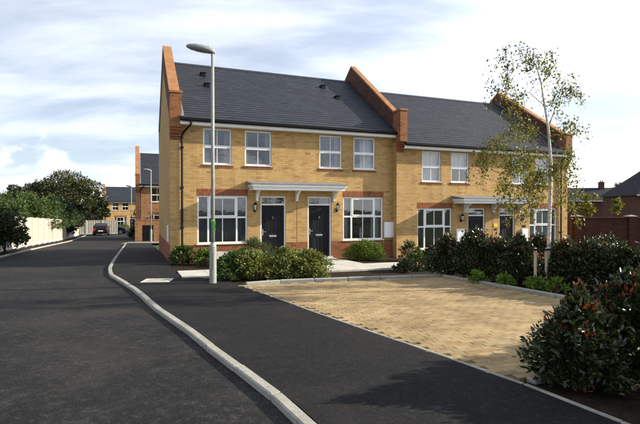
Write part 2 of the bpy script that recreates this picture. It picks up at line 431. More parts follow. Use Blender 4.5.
KR = [(14, -6), (5, -3.2), (1.5, .6), (.55, 2.2), (-.05, 3.55), (-.35, 4.13), (-.85, 4.96), (-1.19, 5.5), (-1.84, 6.6), (-2.9, 8.25), (-4.0, 10.2), (-4.87, 11.55), (-5.80, 12.95), (-6.45, 14.3), (-7.1, 15.9), (-8.45, 19.4), (-13.9, 33.5)]
KL = [(-9.3, -30), (-9.6, 0), (-11.0, 10), (-12.9, 18.6), (-14.8, 23.2), (-20.0, 37), (-28.5, 57)]
EDGE = [(20, -5.5), (3.6, 1.3), (2.34, 3.62), (1.87, 4.59), (.2, 7.28), (-1.76, 10.7), (-2.3, 11.55)]
PV = EDGE + [(-2.75, 11.95), (-3.75, 12.55), (-4.45, 14.0), (-5.12, 15.95), (-5.19, 16.16), (-8.4, 24.2), (-12.2, 33.5)]
def fr(a, b, st):
    n = max(1, int((b - a) / st)); return [a + (b - a) * i / n for i in range(n + 1)]
# ground sheet out to the horizon
def geom(): 
    v = fr(-30, 60, 1.5)
    lo = [-30 - 6 * 1.35 ** i for i in range(17)][::-1]; hi = [60 + 6 * 1.35 ** i for i in range(17)]
    return lo + v + hi
gx, gy = geom(), geom()
m = MB()
for y in gy:
    for x in gx: m.v.append((x, y, H(x, y) - .2))
k = len(gx)
for j in range(len(gy) - 1):
    for i in range(k - 1): m.f.append((j * k + i, j * k + i + 1, (j + 1) * k + i + 1, (j + 1) * k + i)); m.mi.append(0)
tag(m.build('ground', GRASS, smooth=True), 'rough grass ground running out to the horizon', kind='structure')
# road: up the street, and the junction the photographer stands in
FAR_R = [(-13.9, 33.5), (-14.9, 36.5), (-15.6, 40), (-21.5, 55), (-24, 60), (-24, 75)]
FAR_L = [(-28.5, 57), (-31, 60), (-31, 75)]
def road_right(y): return KR
road = ystrip('road', KL + FAR_L, [(40, -30), (40, -7), (14, -6.2)] + KR[1:] + FAR_R, fr(-30, 1, 1.5) + fr(1.2, 37, .6) + fr(38, 75, 1), -.06, ROADM, 22)
tag(road, 'worn black tarmac road running downhill past the houses', kind='structure')
pave = ystrip('pavement', [(p[0] + .06, p[1]) for p in KR[1:]], PV, fr(-3, 33.2, .35), 0, PAVEM, 14)
tag(pave, 'black tarmac pavement between kerb and houses', kind='structure')
lane = polysheet('lane', [(-14.3, 33.4), (6, 41.5), (5, 45), (-15.2, 37.2)], -.05, plain('pale_lane_tarmac', (.2, .19, .17), .9, .2, .2, 3), 12)
tag(lane, 'pale side lane opening off the road behind the left houses', kind='structure')

def stone_mesh(name, w, hgt, L, mat, bev):
    return (MB().box(0, L, -w / 2, w / 2, -hgt, 0).build(name, mat, bevel=bev))
def lay(parent, name, mesh, pts, L, dz, jitter=.004):
    """lay stones of length L end to end along a polyline"""
    d = 0
    for a, b in zip(pts, pts[1:]): d += math.dist(a, b)
    n = max(1, round(d / L)); q = resample(pts, [i / n for i in range(n + 1)])
    for a, b in zip(q, q[1:]):
        za, zb = H(*a) + dz, H(*b) + dz
        o = link(name, mesh, parent); ln = math.sqrt(math.dist(a, b) ** 2 + (zb - za) ** 2)
        o.location = (a[0] + random.uniform(-jitter, jitter), a[1] + random.uniform(-jitter, jitter), za + random.uniform(-jitter, jitter))
        o.rotation_euler = (0, -math.asin((zb - za) / ln), math.atan2(b[1] - a[1], b[0] - a[0]))
        o.scale = ((ln - .009) / L, 1, 1)
def stone_data(*a):
    o = stone_mesh(*a); me = o.data; bpy.data.objects.remove(o); return me
KS = stone_data('kerbstone', .112, .25, .915, KERBM, .014)
EDM = plain('edging_concrete', (.27, .25, .21), .9, .2, .4, 3.0, bump=.4)
ES = stone_data('edging_stone', .05, .18, .915, EDM, .006)
kr = tag(empty('kerb', (0, 0, 0)), 'concrete kerb curving along the tarmac pavement', kind='structure')
lay(kr, 'kerbstone', KS, [p for p in KR if p[1] >= -3.3][0:], .915, .006)
kl = tag(empty('kerb', (0, 0, 0)), 'concrete kerb below the pale fence', kind='structure')
lay(kl, 'kerbstone', KS, [p for p in KL if p[1] >= 9] + [(-30.5, 60)], .915, .0)
vg = ystrip('verge', [(p[0] - 1.6, p[1]) for p in KL], [(p[0] - .05, p[1]) for p in KL], fr(-10, 57, .8), -.01, SOIL, 3)
tag(vg, 'narrow dark verge between kerb and pale fence', kind='structure')
# planted ground in front of and beside the houses
bed1 = polysheet('planting_bed', [F(-.3, 4.3), F(8.8, 4.3), F(8.6, 6.75), F(.5, 6.2)], -.03, SOIL, 12)
tag(bed1, 'dark soil bed between the front path and the block paving', kind='structure')
bed2 = polysheet('planting_bed', [F(.0, 0), F(8.82, 0), F(8.82, 2.85), F(-.1, 2.85)], -.02, SOIL, 12)
tag(bed2, 'soil bed below the windows of the left pair', kind='structure')
P1, P2, P4, P5 = (-1.78, 10.75), (3.2, 12.3), (5.63, 6.7), (1.93, 4.55)
bed3 = polysheet('planting_bed', [(3.25, 12.35), (12.5, 14.5), (12.5, 6.5), (5.7, 6.7)], -.03, SOIL, 14)
tag(bed3, 'soil bed under the shrub hedge beside the block paving', kind='structure')
bed4 = polysheet('planting_bed', [(1.93, 4.52), (5.7, 6.65), (12.5, 6.45), (3.62, 1.3)], -.03, SOIL, 14)
tag(bed4, 'soil bed under the red tipped shrubs beside the pavement', kind='structure')
bed5 = polysheet('planting_bed', [F(8.85, 0.25), F(18.5, .25), F(18.5, 6.8), F(8.7, 6.8)], -.02, SOIL, 14)
tag(bed5, 'soil bed in front of the right pair', kind='structure')
path = empty('path'); tag(path, 'pale concrete path along the front of the left pair', kind='structure')
nsl = 12
for i in range(nsl):
    a, b = .03 + i * 8.82 / nsl, .03 + (i + 1) * 8.82 / nsl - .012
    polysheet('path_slab', [F(a, 4.38), F(b, 4.38), F(b, 2.8), F(a, 2.8)], .02, PATHM, 3, path, .08)
for a, b in ((3.2, 4.2), (5.08, 6.08)):
    polysheet('path_slab', [F(a, 2.78), F(b, 2.78), F(b, .02), F(a, .02)], .02, PATHM, 3, path, .08)
# inspection cover and its pale concrete surround let into the pavement
def ground_quad(u0, v0): pass
cov = empty('utility_cover', (-4.05, 11.62, H(-4.05, 11.62) + .004), R(6))
MB().box(-.34, .34, -.30, .30, -.05, .004).build('surround', CONC, cov)
mm = MB().box(-.25, .25, -.21, .21, 0, .009)
for i in range(6): mm.box(-.22, .22, -.18 + i * .065, -.15 + i * .065, .009, .013)
mm.build('lid', PATHM, cov)
tag(cov, 'pale square utility cover set in the black pavement', 'utility cover')

# ------------------------------------------------------------------ block paved parking bay
bay = polysheet('parking_bay', [P1, P2, P4, P5], -.007, plain('joint_sand', (.13, .095, .05), .95, .1, .3, 20), 16)
tag(bay, 'buff block paved parking bay', kind='structure')
def inquad(p, poly):
    for a, b in zip(poly, poly[1:] + poly[:1]):
        if (b[0] - a[0]) * (p[1] - a[1]) - (b[1] - a[1]) * (p[0] - a[0]) > 0: return False
    return True
du = Vector((P2[0] - P1[0], P2[1] - P1[1])).normalized(); dv = Vector((-du.y, du.x))
poly = [P1, P2, P4, P5]
spots = []
for j in range(-2, 85):
    for i in range(-10, 40):
        c = Vector(P1) + du * ((i + (.5 if j % 2 else 0)) * .206) - dv * (j * .105)
        if inquad((c.x, c.y), poly): spots.append((c.x, c.y))
spots.sort(key=lambda p: p[0] ** 2 + p[1] ** 2)
pm = MB().box(-.1012, .1012, -.0508, .0508, -.06, 0).build('paver', PAVER, bevel=.004)
pme = pm.data; bpy.data.objects.remove(pm)
rot = math.atan2(du.y, du.x)
for x, y in spots[:300]:
    o = link('paver', pme, bay); o.location = (x, y, H(x, y) + random.uniform(-.0025, .0025) + .004)
    o.rotation_euler = (random.uniform(-.008, .008), random.uniform(-.008, .008), rot + random.uniform(-.006, .006))
m = MB()
for x, y in spots[300:]:
    z = H(x, y) + random.uniform(-.0025, .0025) + .004
    a = rot + random.uniform(-.006, .006); ux, uy = math.cos(a), math.sin(a)
    def pt(p, q, r): return (x + ux * p - uy * q, y + uy * p + ux * q, z + r)
    b = len(m.v)
    tilt = random.uniform(-.0012, .0012)
    m.v += [pt(-.1012, -.0508, -.007), pt(.1012, -.0508, -.007), pt(.1012, .0508, -.007), pt(-.1012, .0508, -.007),
            pt(-.0975, -.047, tilt), pt(.0975, -.047, -tilt), pt(.0975, .047, -tilt), pt(-.0975, .047, tilt)]
    for f in ((4, 5, 6, 7), (0, 1, 5, 4), (1, 2, 6, 5), (2, 3, 7, 6), (3, 0, 4, 7)): m.f.append(tuple(b + i for i in f)); m.mi.append(0)
o = m.build('far_pavers', PAVER, bay, fixn=False); o['kind'] = 'stuff'
ke = tag(empty('edging'), 'pale concrete edging strip between pavement and block paving', kind='structure')
lay(ke, 'edging_stone', ES, [(3.2, 2.02), (2.34, 3.62), (1.87, 4.59), (.2, 7.28), (-1.76, 10.7)], .915, .006)
kb = tag(empty('kerb'), 'raised concrete kerb round the back of the block paving', kind='structure')
lay(kb, 'kerbstone', KS, [(-1.72, 10.86), (-.8, 11.38), (3.22, 12.42)], .915, .065)
lay(kb, 'kerbstone', KS, [(3.26, 12.36), (5.72, 6.78)], .915, .065)
lay(kb, 'kerbstone', KS, [(2.06, 4.55), (5.66, 6.62)], .915, .02)

# ------------------------------------------------------------------ houses
def wallgrid(x0, x1, z0, z1, ops, y=0, th=.25):
    m = MB()
    ops = [o for o in ops if o[2] < z1 and o[3] > z0]
    xs = sorted({x0, x1} | {min(x1, max(x0, v)) for o in ops for v in o[:2]})
    zs = sorted({z0, z1} | {min(z1, max(z0, v)) for o in ops for v in o[2:4]})
    def solid(i, j):
        if not (0 <= i < len(xs) - 1 and 0 <= j < len(zs) - 1): return None
        cx, cz = (xs[i] + xs[i + 1]) / 2, (zs[j] + zs[j + 1]) / 2
        return not any(o[0] < cx < o[1] and o[2] < cz < o[3] for o in ops)
    for i in range(len(xs) - 1):
        for j in range(len(zs) - 1):
            if not solid(i, j): continue
            a, b, c, d = xs[i], xs[i + 1], zs[j], zs[j + 1]
            m.quad((a, y, c), (b, y, c), (b, y, d), (a, y, d)); m.quad((a, y + th, c), (a, y + th, d), (b, y + th, d), (b, y + th, c))
            if solid(i - 1, j) is False or i == 0: m.quad((a, y, c), (a, y, d), (a, y + th, d), (a, y + th, c))
            if solid(i + 1, j) is False or i == len(xs) - 2: m.quad((b, y, c), (b, y + th, c), (b, y + th, d), (b, y, d))
            if solid(i, j - 1) is False or j == 0: m.quad((a, y, c), (a, y + th, c), (b, y + th, c), (b, y, c))
            if solid(i, j + 1) is False or j == len(zs) - 2: m.quad((a, y, d), (b, y, d), (b, y + th, d), (a, y + th, d))
    return m
def frame_bars(m, x0, x1, z0, z1, w, y0, y1):
    m.box(x0, x1, y0, y1, z0, z0 + w); m.box(x0, x1, y0, y1, z1 - w, z1)
    m.box(x0, x0 + w, y0 + .002, y1, z0 + w, z1 - w); m.box(x1 - w, x1, y0 + .002, y1, z0 + w, z1 - w)
def curtain(parent, x0, x1, z0, z1, y, mat, waves=5, amp=.035):
    m = MB(); n = max(10, waves * 8); rows = []
    for z in (z0, (z0 + z1) / 2, z1):
        r = []
        for i in range(n + 1):
            t = i / n; r.append(len(m.v))
            m.v.append((x0 + (x1 - x0) * t, y + amp * math.sin(t * waves * 6.283 + .6 * math.sin(z * 3)) * (1.1 if z == z0 else .8), z))
        rows.append(r)
    for a, b in zip(rows, rows[1:]):
        for i in range(n): m.f.append((a[i], a[i + 1], b[i + 1], b[i])); m.mi.append(0)
    return m.build('curtain', mat, parent, smooth=True, fixn=False)
def window(house, x0, x1, z0, z1, kind, cur=None, brick_sill=True, detail=True, smat=None):
    fr_ = MB(); y0, y1 = .045, .11
    w = .055
    frame_bars(fr_, x0, x1, z0, z1, w, y0, y1)
    zi0, zi1 = z0 + w, z1 - w
    panes = []; bars = MB()
    if kind == 'upper':
        zm = (z0 + z1) / 2
        fr_.box(x0 + w, x1 - w, y0 - .008, y1, zm - .055, zm + .045)
        xm = (x0 + x1) / 2
        for a, b in ((zi0, zm - .055), (zm + .045, zi1)):
            panes.append((x0 + w, x1 - w, a, b)); bars.box(xm - .012, xm + .012, y0 + .02, y0 + .05, a, b)
    else:
        q = (x1 - x0) * .215; zt = z0 + (z1 - z0) * .545
        xa, xb = x0 + q, x1 - q
        fr_.box(xa - .03, xa + .03, y0 + .001, y1, zi0, zi1); fr_.box(xb - .03, xb + .03, y0 + .001, y1, zi0, zi1)
        for a, b in ((x0 + w, xa - .03), (xa + .03, xb - .03), (xb + .03, x1 - w)):
            fr_.box(a, b, y0 + .003, y1, zt - .03, zt + .03)
            panes += [(a, b, zi0, zt - .03), (a, b, zt + .03, zi1)]
        frame_bars(fr_, xa + .031, xb - .031, zt + .031, zi1 - .001, .045, y0 - .012, y0 + .04)
        xm = (xa + xb) / 2
        bars.box(xm - .013, xm + .013, y0 + .02, y0 + .05, zi0, zt - .03); bars.box(xm - .013, xm + .013, y0 + .02, y0 + .05, zt + .03, zi1)
    wo = fr_.build('window', WHITE, house)
    bars.build('glazing_bar', WHITE, wo)
    for a, b, c, d in panes:
        MB().quad((a, y0 + .035, c), (b, y0 + .035, c), (b, y0 + .035, d), (a, y0 + .035, d)).build('pane', GLASS, wo, fixn=False)
    MB().prism([(-.045, z0 - .03), (.12, z0 - .03), (.12, z0 + .001), (-.045, z0 - .012)], x0 - .03, x1 + .03).build('sill', WHITE, wo)
    if kind == 'upper':
        if brick_sill: MB().box(x0 - .06, x1 + .06, -.022, .1, z0 - .115, z0 - .033).build('brick_sill', smat or RS, wo)
    else:
        MB().box(x0 - .02, x1 + .02, -.004, .1, z1 + .001, z1 + .235).build('lintel', smat or RS, wo)
    wd = x1 - x0
    for c in cur or ():
        a, b, mat_ = c[:3]; lo = c[3] if len(c) > 3 else 0; hi = c[4] if len(c) > 4 else 1
        curtain(wo, x0 + a * wd, x0 + b * wd, z0 + .03 + lo * (z1 - z0), z0 + hi * (z1 - z0), .34, mat_, max(2, int((b - a) * wd * 7)))
    return wo
def door(house, x0, x1, note=None):
    z1 = 2.36; zl = 2.02; w = .055
    m = MB(); y0, y1 = .05, .13
    m.box(x0, x0 + w, y0, y1, 0, z1); m.box(x1 - w, x1, y0, y1, 0, z1); m.box(x0 + w, x1 - w, y0 + .002, y1, z1 - w, z1); m.box(x0 + w, x1 - w, y0 - .01, y1, zl, zl + .06)
    d = MB(); a, b = x0 + w + .004, x1 - w - .004; yy = .085
    d.box(a, b, yy, yy + .045, .03, zl - .004)
    cw = (b - a)
    for px0, px1 in ((a + .1, a + cw / 2 - .05), (a + cw / 2 + .05, b - .1)):
        for pz0, pz1 in ((.2, .78), (1.0, 1.85)):
            frame_bars(d, px0, px1, pz0, pz1, .022, yy - .012, yy)
            d.box(px0 + .05, px1 - .05, yy - .008, yy, pz0 + .05, pz1 - .05)
    do = d.build('door', DOORB, house)
    m.build('door_frame', WHITE, do)
    MB().quad((x0 + w, y0 + .05, zl + .06), (x1 - w, y0 + .05, zl + .06), (x1 - w, y0 + .05, z1 - w), (x0 + w, y0 + .05, z1 - w)).build('fanlight', GLASS, do, fixn=False)
    xm = (x0 + x1) / 2
    MB().box(xm - .14, xm + .14, yy - .02, yy - .001, .83, .90).build('letter_plate', CHROME, do, bevel=.004)
    MB().tube([(xm, yy - .03, 1.6), (xm + .03, yy - .034, 1.55), (xm, yy - .036, 1.5), (xm - .03, yy - .034, 1.55), (xm, yy - .03, 1.6)], .008, 6).build('knocker', CHROME, do)
    h = MB().box(a + .03, a + .065, yy - .012, yy - .001, .9, 1.13); h.tube([(a + .045, yy - .012, 1.03), (a + .045, yy - .05, 1.03), (a + .16, yy - .05, 1.03)], .009, 6)
    h.build('handle', CHROME, do)
    MB().box(x0 - .02, x1 + .02, -.12, .12, -.12, .028).build('step', CONC, do, bevel=.008)
    return do
def wall_lamp(house, x, z):
    m = MB()
    m.box(x - .035, x + .035, -.02, -.001, z - .13, z + .02)
    m.tube([(x, -.02, z - .1), (x, -.09, z - .13), (x, -.12, z - .07)], .01, 6)
    r = lambda s, zz: [(x + s * math.cos(k * 1.0472), -.12 + s * math.sin(k * 1.0472), zz) for k in range(6)]
    m.loft([r(.035, z - .08), r(.04, z - .06)]); m.loft([r(.085, z + .13), r(.075, z + .15), r(.015, z + .23)])
    for k in range(6):
        c, s = math.cos(k * 1.0472), math.sin(k * 1.0472)
        m.tube([(x + .04 * c, -.12 + .04 * s, z - .06), (x + .075 * c, -.12 + .075 * s, z + .13)], .007, 5)
    o = m.build('wall_lamp', BLACK, house)
    g = MB(); g.loft([r(.034, z - .055), r(.068, z + .125)]); g.build('lantern_glass', LWHITE, o)
    return o
def canopy(house, x0, x1, brs):
    m = MB()
    m.prism([(-.001, 2.90), (-.80, 2.79), (-.80, 2.765), (-.001, 2.765)], x0, x1)
    c = m.build('canopy', LEAD, house)
    f = MB()   # moulded white cornice on three sides
    prof = [(0, 2.762), (-.77, 2.762), (-.77, 2.70), (-.735, 2.695), (-.72, 2.65), (-.69, 2.62), (-.69, 2.565), (0, 2.565)]
    def ring(off): return None
    steps = [(.03, 2.70, 2.762), (.065, 2.655, 2.699), (.10, 2.565, 2.654)]
    for ins, za, zb in steps: f.box(x0 + ins, x1 - ins, -.80 + ins, -.002, za, zb)
    f.build('cornice', CREAM, c)
    for bx in brs:
        b = MB()
        pr = [(-.002, 2.564), (-.42, 2.564), (-.42, 2.51), (-.36, 2.50), (-.30, 2.47), (-.22, 2.40), (-.17, 2.33), (-.13, 2.26), (-.12, 2.20), (-.10, 2.17), (-.002, 2.17)]
        b.prism(pr, bx - .045, bx + .045); b.build('bracket', CREAM, c)
    return c
def slates(x0, x1, yf, zf, yr, zr, gauge=.205, w=.30):
    m = MB(); L = math.hypot(yr - yf, zr - zf); uy, uz = (yr - yf) / L, (zr - zf) / L; ny, nz = -uz, uy
    rows = int(L / gauge)
    for j in range(rows + 1):
        a = j * gauge - .03; b = min(a + gauge + .045, L)
        x = x0 - (w / 2 if j % 2 else 0)
        while x < x1:
            xa, xb = max(x0, x + .0025), min(x1, x + w - .0025); x += w
            if xb - xa < .03: continue
            la = a + random.uniform(-.005, .005); k = random.uniform(-.002, .002)
            def P(px, l, h): return (px, yf + uy * l + ny * h, zf + uz * l + nz * h)
            t0, t1 = .016 + k, .005 + k
            bb = len(m.v)
            m.v += [P(xa, la, t0), P(xb, la, t0 - k), P(xb, b, t1), P(xa, b, t1), P(xa, la, t0 - .009), P(xb, la, t0 - .009 - k)]
            for f in ((0, 1, 2, 3), (4, 5, 1, 0), (4, 0, 3), (5, 2, 1)): m.f.append(tuple(bb + i for i in f)); m.mi.append(0)
    return m
def gable(house, x0, x1, yf, yb, zf, yr, za, zbk, base=-.8, wallm=None, cap=None, pier_y=.25, pier_top=None, pier_bot=4.70, copm=None, px=None):
    """parapet gable: wall with sloping top, coping on it, corbelled pier at its street end"""
    wallm = wallm or YB
    g = MB(); g.prism([(yf, base), (yb, base), (yb, zbk), (yr, za), (yf, zf)], x0, x1)
    go = g.build('gable_wall', wallm, house)
    w_ = MB()
    for xa, xb in ((x0 - .004, x0 - .001), (x1 + .001, x1 + .004)):
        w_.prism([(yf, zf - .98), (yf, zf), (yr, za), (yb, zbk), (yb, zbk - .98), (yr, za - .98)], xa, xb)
    w_.build('parapet_facing', HBK, go)  # facing in darkened brick, so the parapet's shade sits in its colour
    c = MB(); t = .085; o = .018
    for (ya, zA), (yb_, zB) in (((yf - pier_y + .08, zf + .004 - (pier_y - .08) * (za - zf) / (yr - yf)), (yr + .06, za + .004)), ((yr + .06, za + .004), (yb + .1, zbk + .004))):
        c.prism([(ya, zA), (yb_, zB), (yb_, zB + t), (ya, zA + t)], x0 - o, x1 + o)
    c.build('coping', copm or CLAY, go)
    # red brick facing courses just below the coping on the roof side are the gable itself; pier in front
    a, b = px or (x0 - .01, x1 + .02)
    top = pier_top or zf
    p = MB(); p.box(a, b, yf - pier_y, yf + .25, pier_bot, top)
    po = p.build('pier', OB, go)
    k = MB()
    k.box(a - .025, b + .025, yf - pier_y - .03, yf + .28, top, top + .075); k.build('pier_cap', copm or CLAY, po, bevel=.006)
    q = MB(); n = 4
    for i in range(n):
        yy = pier_y * (1 - (i + 1) / (n + .6)); q.box(a + .002, b - .002, yf - yy, yf - .001, pier_bot - (i + 1) * .1, pier_bot - i * .1 - .001)
    q.build('corbel', RB, po)
    return go
def gutter(house, x0, x1, y, z):
    m = MB(); pr = []
    for k in range(7):
        a = math.pi * k / 6; pr.append((y - .06 * math.cos(a), z + .13 - .12 * math.sin(a) ** .6))
    m.prism([(p[0], p[1]) for p in pr], x0, x1)
    return m
def build_pair(name, label, loc, rz, W, ups, gds, drs, can, lamps, front=None, leftgable=None, rightgable=None, depth=8.6, ridge=8.24, bricks=None, plinth=None, group=None, cat='house', downs=(.40,), meters=(), vents=(), roof_x=None, joint=None, detail=True):
    wm = bricks or YB; pmx = plinth or RB
    root = empty(name, loc, rz); tag(root, label, cat, group)
    ops = [(u[0], u[1], 3.48, 4.76) for u in ups] + [(g[0], g[1], .64, 2.36) for g in gds] + [(d[0], d[1], 0, 2.36) for d in drs]
    # openings sit a few mm wider than frames
    tl = leftgable.get('t', .32) if leftgable else .25; tr_ = rightgable.get('t', .32) if rightgable else .25; gx0 = tl; gx1 = W - tr_
    wallgrid(0.001 if not leftgable else gx0, W if not rightgable else gx1, .62, 4.95, ops).build('wall', wm, root, fixn=False)
    wallgrid(0.001 if not leftgable else gx0, W if not rightgable else gx1, -.8, .62, ops).build('plinth', pmx, root, fixn=False)
    yr = depth / 2
    MB().box(.03, W - .03, depth - .25, depth, -.8, 4.95).build('back_wall', wm, root)
    lg = leftgable or dict(zf=4.95, za=ridge - .12, zbk=4.95)
    if leftgable:
        gable(root, 0, tl, 0, depth, leftgable['zf'], yr, leftgable['za'], leftgable['zbk'], wallm=wm, **leftgable.get('kw', {}))
    else: MB().prism([(.26, -.8), (depth - .26, -.8), (depth - .26, 4.95), (yr, ridge - .25), (.26, 4.95)], 0.02, .25).build('gable_wall', wm, root)
    if rightgable:
        gable(root, W - tr_, W, 0, depth, rightgable['zf'], yr, rightgable['za'], rightgable['zbk'], wallm=wm, **rightgable.get('kw', {}))
    else: MB().prism([(.26, -.8), (depth - .26, -.8), (depth - .26, 4.95), (yr, ridge - .25), (.26, 4.95)], W - .25, W - .02).build('gable_wall', wm, root)
    # roof
    ra, rb = roof_x or ((tl + .002 if leftgable else -.1), (W - tr_ - .002 if rightgable else W + .1))
    ze = 5.05; ov = .30
    r = MB(); r.prism([(-ov, ze - .02), (yr, ridge - .04), (depth + ov, ze - .02), (depth + ov, ze - .1), (yr, ridge - .2), (-ov, ze - .1)], ra, rb)
    ro = r.build('roof', SLATEP, root)
    sm = slates(ra, rb, -ov - .04, ze - .025, yr, ridge - .035)
    so_ = sm.build('roof_slates', SLATE, ro, fixn=False); so_['kind'] = 'stuff'
    rc = MB()
    nn = int((rb - ra) / .45)
    for i in range(nn):
        a = ra + (rb - ra) * i / nn + .003; b = ra + (rb - ra) * (i + 1) / nn - .003
        rc.prism([(yr - .13, ridge - .095), (yr, ridge + .02), (yr + .13, ridge - .095), (yr + .11, ridge - .12), (yr - .11, ridge - .12)], a, b)
    rc.build('ridge_tiles', SLATEP, ro)
    for vx, vd in vents:
        zz = ze + (ridge - ze) * (vd + ov) / (yr + ov)
        v = MB(); v.box(vx - .10, vx + .10, vd - .12, vd + .10, zz - .08, zz + .06); v.box(vx - .13, vx + .13, vd - .16, vd + .12, zz + .061, zz + .08)
        v.build('roof_vent', BLACK, ro, bevel=.01)
    sl_ = (ridge - ze) / (yr + ov)
    for fx, on in ((ra, leftgable), (rb, rightgable)):
        if on:
            f_ = MB(); nf = 9; a_, b_ = (fx - .001, fx + .13) if fx == ra else (fx - .13, fx + .001)
            for i in range(nf):
                y0_, y1_ = -ov + (yr + ov) * i / nf, -ov + (yr + ov) * (i + 1) / nf + .03
                z0_, z1_ = ze + sl_ * (y0_ + ov) + .034, ze + sl_ * (y1_ + ov) + .022
                f_.prism([(y0_, z0_), (y1_, z1_), (y1_, z1_ - .006), (y0_, z0_ - .006)], a_, b_)
            f_.build('lead_flashing', LEAD, ro)
    MB().box(ra, rb, -ov + .012, -ov + .032, 4.80, 4.97).build('fascia', CREAM, root)
    MB().box(ra, rb, -ov + .033, -.002, 4.80, 4.815).build('soffit', CREAM, root)
    gutter(root, ra, rb, -ov - .052, 4.89).build('gutter', BLACK, root)
    for dx in downs:
        p = MB(); p.tube([(dx + .28, -ov - .05, 4.90), (dx + .28, -ov - .05, 4.80), (dx + .22, -ov, 4.74), (dx + .05, -.10, 4.55), (dx, -.055, 4.45), (dx, -.055, .06)], .036, 10)
        for z in (4.0, 2.6, 1.2): p.box(dx - .055, dx + .055, -.10, -.002, z, z + .05)
        p.build('downpipe', BLACK, root)
    if joint: MB().box(joint - .008, joint + .008, -.003, .02, .62, 2.5).build('movement_joint', STEM, root)
    # dark rooms behind the glass
    m = MB()
    for a, b in ((gx0 + .01, W / 2 - .05), (W / 2 + .05, gx1 - .01)):
        for c, d in ((0.01, 2.45), (2.62, 4.93)):
            y0, y1 = .252, min(3.6, yr)
            m.quad((a, y1, c), (a, y1, d), (b, y1, d), (b, y1, c)); m.quad((a, y0, c), (a, y1, c), (b, y1, c), (b, y0, c)); m.quad((a, y0, d), (b, y0, d), (b, y1, d), (a, y1, d))
            m.quad((a, y0, c), (a, y0, d), (a, y1, d), (a, y1, c)); m.quad((b, y0, c), (b, y1, c), (b, y1, d), (b, y0, d))
    m.build('rooms', ROOM, root, fixn=False)
    for u in ups: window(root, u[0], u[1], 3.48, 4.76, 'upper', u[2] if len(u) > 2 else None)
    for g in gds: window(root, g[0], g[1], .64, 2.36, 'ground', g[2] if len(g) > 2 else None)
    for d in drs: door(root, d[0], d[1])
    if can: canopy(root, *can)
    for x, z in lamps: wall_lamp(root, x, z)
    for x, z, w, h in meters:
        q = MB().box(x, x + w, -.06, -.001, z, z + h); q.box(x + .03, x + w - .03, -.068, -.06, z + .03, z + h - .03)
        q.build('meter_box', WHITE, root, bevel=.006)
    return root
PG = dict(zf=5.86, za=8.84, zbk=5.86, kw=dict(px=(-.01, .37)))
left = build_pair('house_pair', 'yellow brick pair of houses behind the lamp post with free end wall', (A0[0], A0[1], -.28), TH, 8.82,
    [(1.12, 2.13, [(.0, .25, CURT), (.8, 1, CURT)]), (2.62, 3.62, [(0, .2, CURT), (.85, 1., CURT)]), (5.55, 6.51, [(0, .15, CURT), (.8, 1, CURT)]), (7.02, 7.99, [(.45, 1, NET)])],
    [(.92, 2.71, [(0, 1, REFGREY)]), (6.56, 8.36, [(0, .2, CURT), (.78, 1, CURT)])],  # first window's full-width sheet is added to give its panes a reflection's grey
    [(3.20, 4.19), (5.07, 6.06)], (2.68, 6.42, (3.06, 4.60, 6.14)), [(2.98, 1.90), (6.28, 1.90)],
    leftgable=dict(PG), meters=[(8.40, .70, .45, .64)], vents=[(1.55, 3.3), (1.58, 2.3), (7.0, 3.3), (7.3, 2.3)], roof_x=(.322, 8.818), joint=4.63)
rx, ry = F(8.82, .3)
mid = dict(t=.21, zf=5.86 + .45 - .2, za=8.86 + .45, zbk=5.86 + .45, kw=dict(pier_y=.32, pier_top=6.30, pier_bot=5.06, px=(-.02, .31)))
right = build_pair('house_pair', 'yellow brick pair of houses standing lower behind the birch', (rx, ry, -.73), TH, 9.47,
    [(1.22, 2.17, [(0, 1, NET)]), (2.69, 3.64, [(0, 1, NET, .5, 1), (0, .12, CURT)]), (6.05, 7.0, [(0, 1, NET)]), (7.42, 8.30, [(0, 1, NET, .4, 1)])],
    [(1.0, 2.74, None), (7.1, 8.78, [(0, 1, CURT)])],
    [(3.58, 4.52), (5.32, 6.22)], (2.72, 6.72, (3.4, 4.92, 6.42)), [(3.2, 1.90), (6.62, 1.90)],
    leftgable=mid, rightgable=dict(PG, kw=dict(px=(9.09, 9.49))), meters=[(2.95, .85, .42, .62), (6.58, .80, .38, .62)], vents=[], downs=(9.0,), joint=4.92)
MB().box(5.0, 5.2, -.012, -.001, 1.52, 1.68).build('yellow_plaque', YSIGN, right)
MB().box(5.03, 5.17, -.012, -.001, 1.38, 1.46).build('name_plaque', BLACK, right)
MB().box(6.64, 6.86, -.012, -.001, 1.48, 1.60).build('name_plaque', BLACK, right)
# pale ornament on the window board inside the left pair's right-hand window
def lathe(prof, n=12):
    m = MB(); m.loft([[(r * math.cos(6.2832 * k / n), r * math.sin(6.2832 * k / n), z) for k in range(n)] for r, z in prof]); return m
ox, oy = F(7.42, -.2)
orn = lathe([(.05, 0), (.055, .03), (.035, .06), (.06, .14), (.065, .2), (.03, .27), (.022, .30), (.04, .34), (.042, .39), (.02, .43)]).build('ornament', WHITE, smooth=True, loc=(ox, oy, -.28 + .70))
tag(orn, 'small white ornament standing inside the curtained ground floor window', 'ornament')
wb = MB().box(6.5, 8.4, .115, .33, .655, .70).build('window_board', WHITE, left)

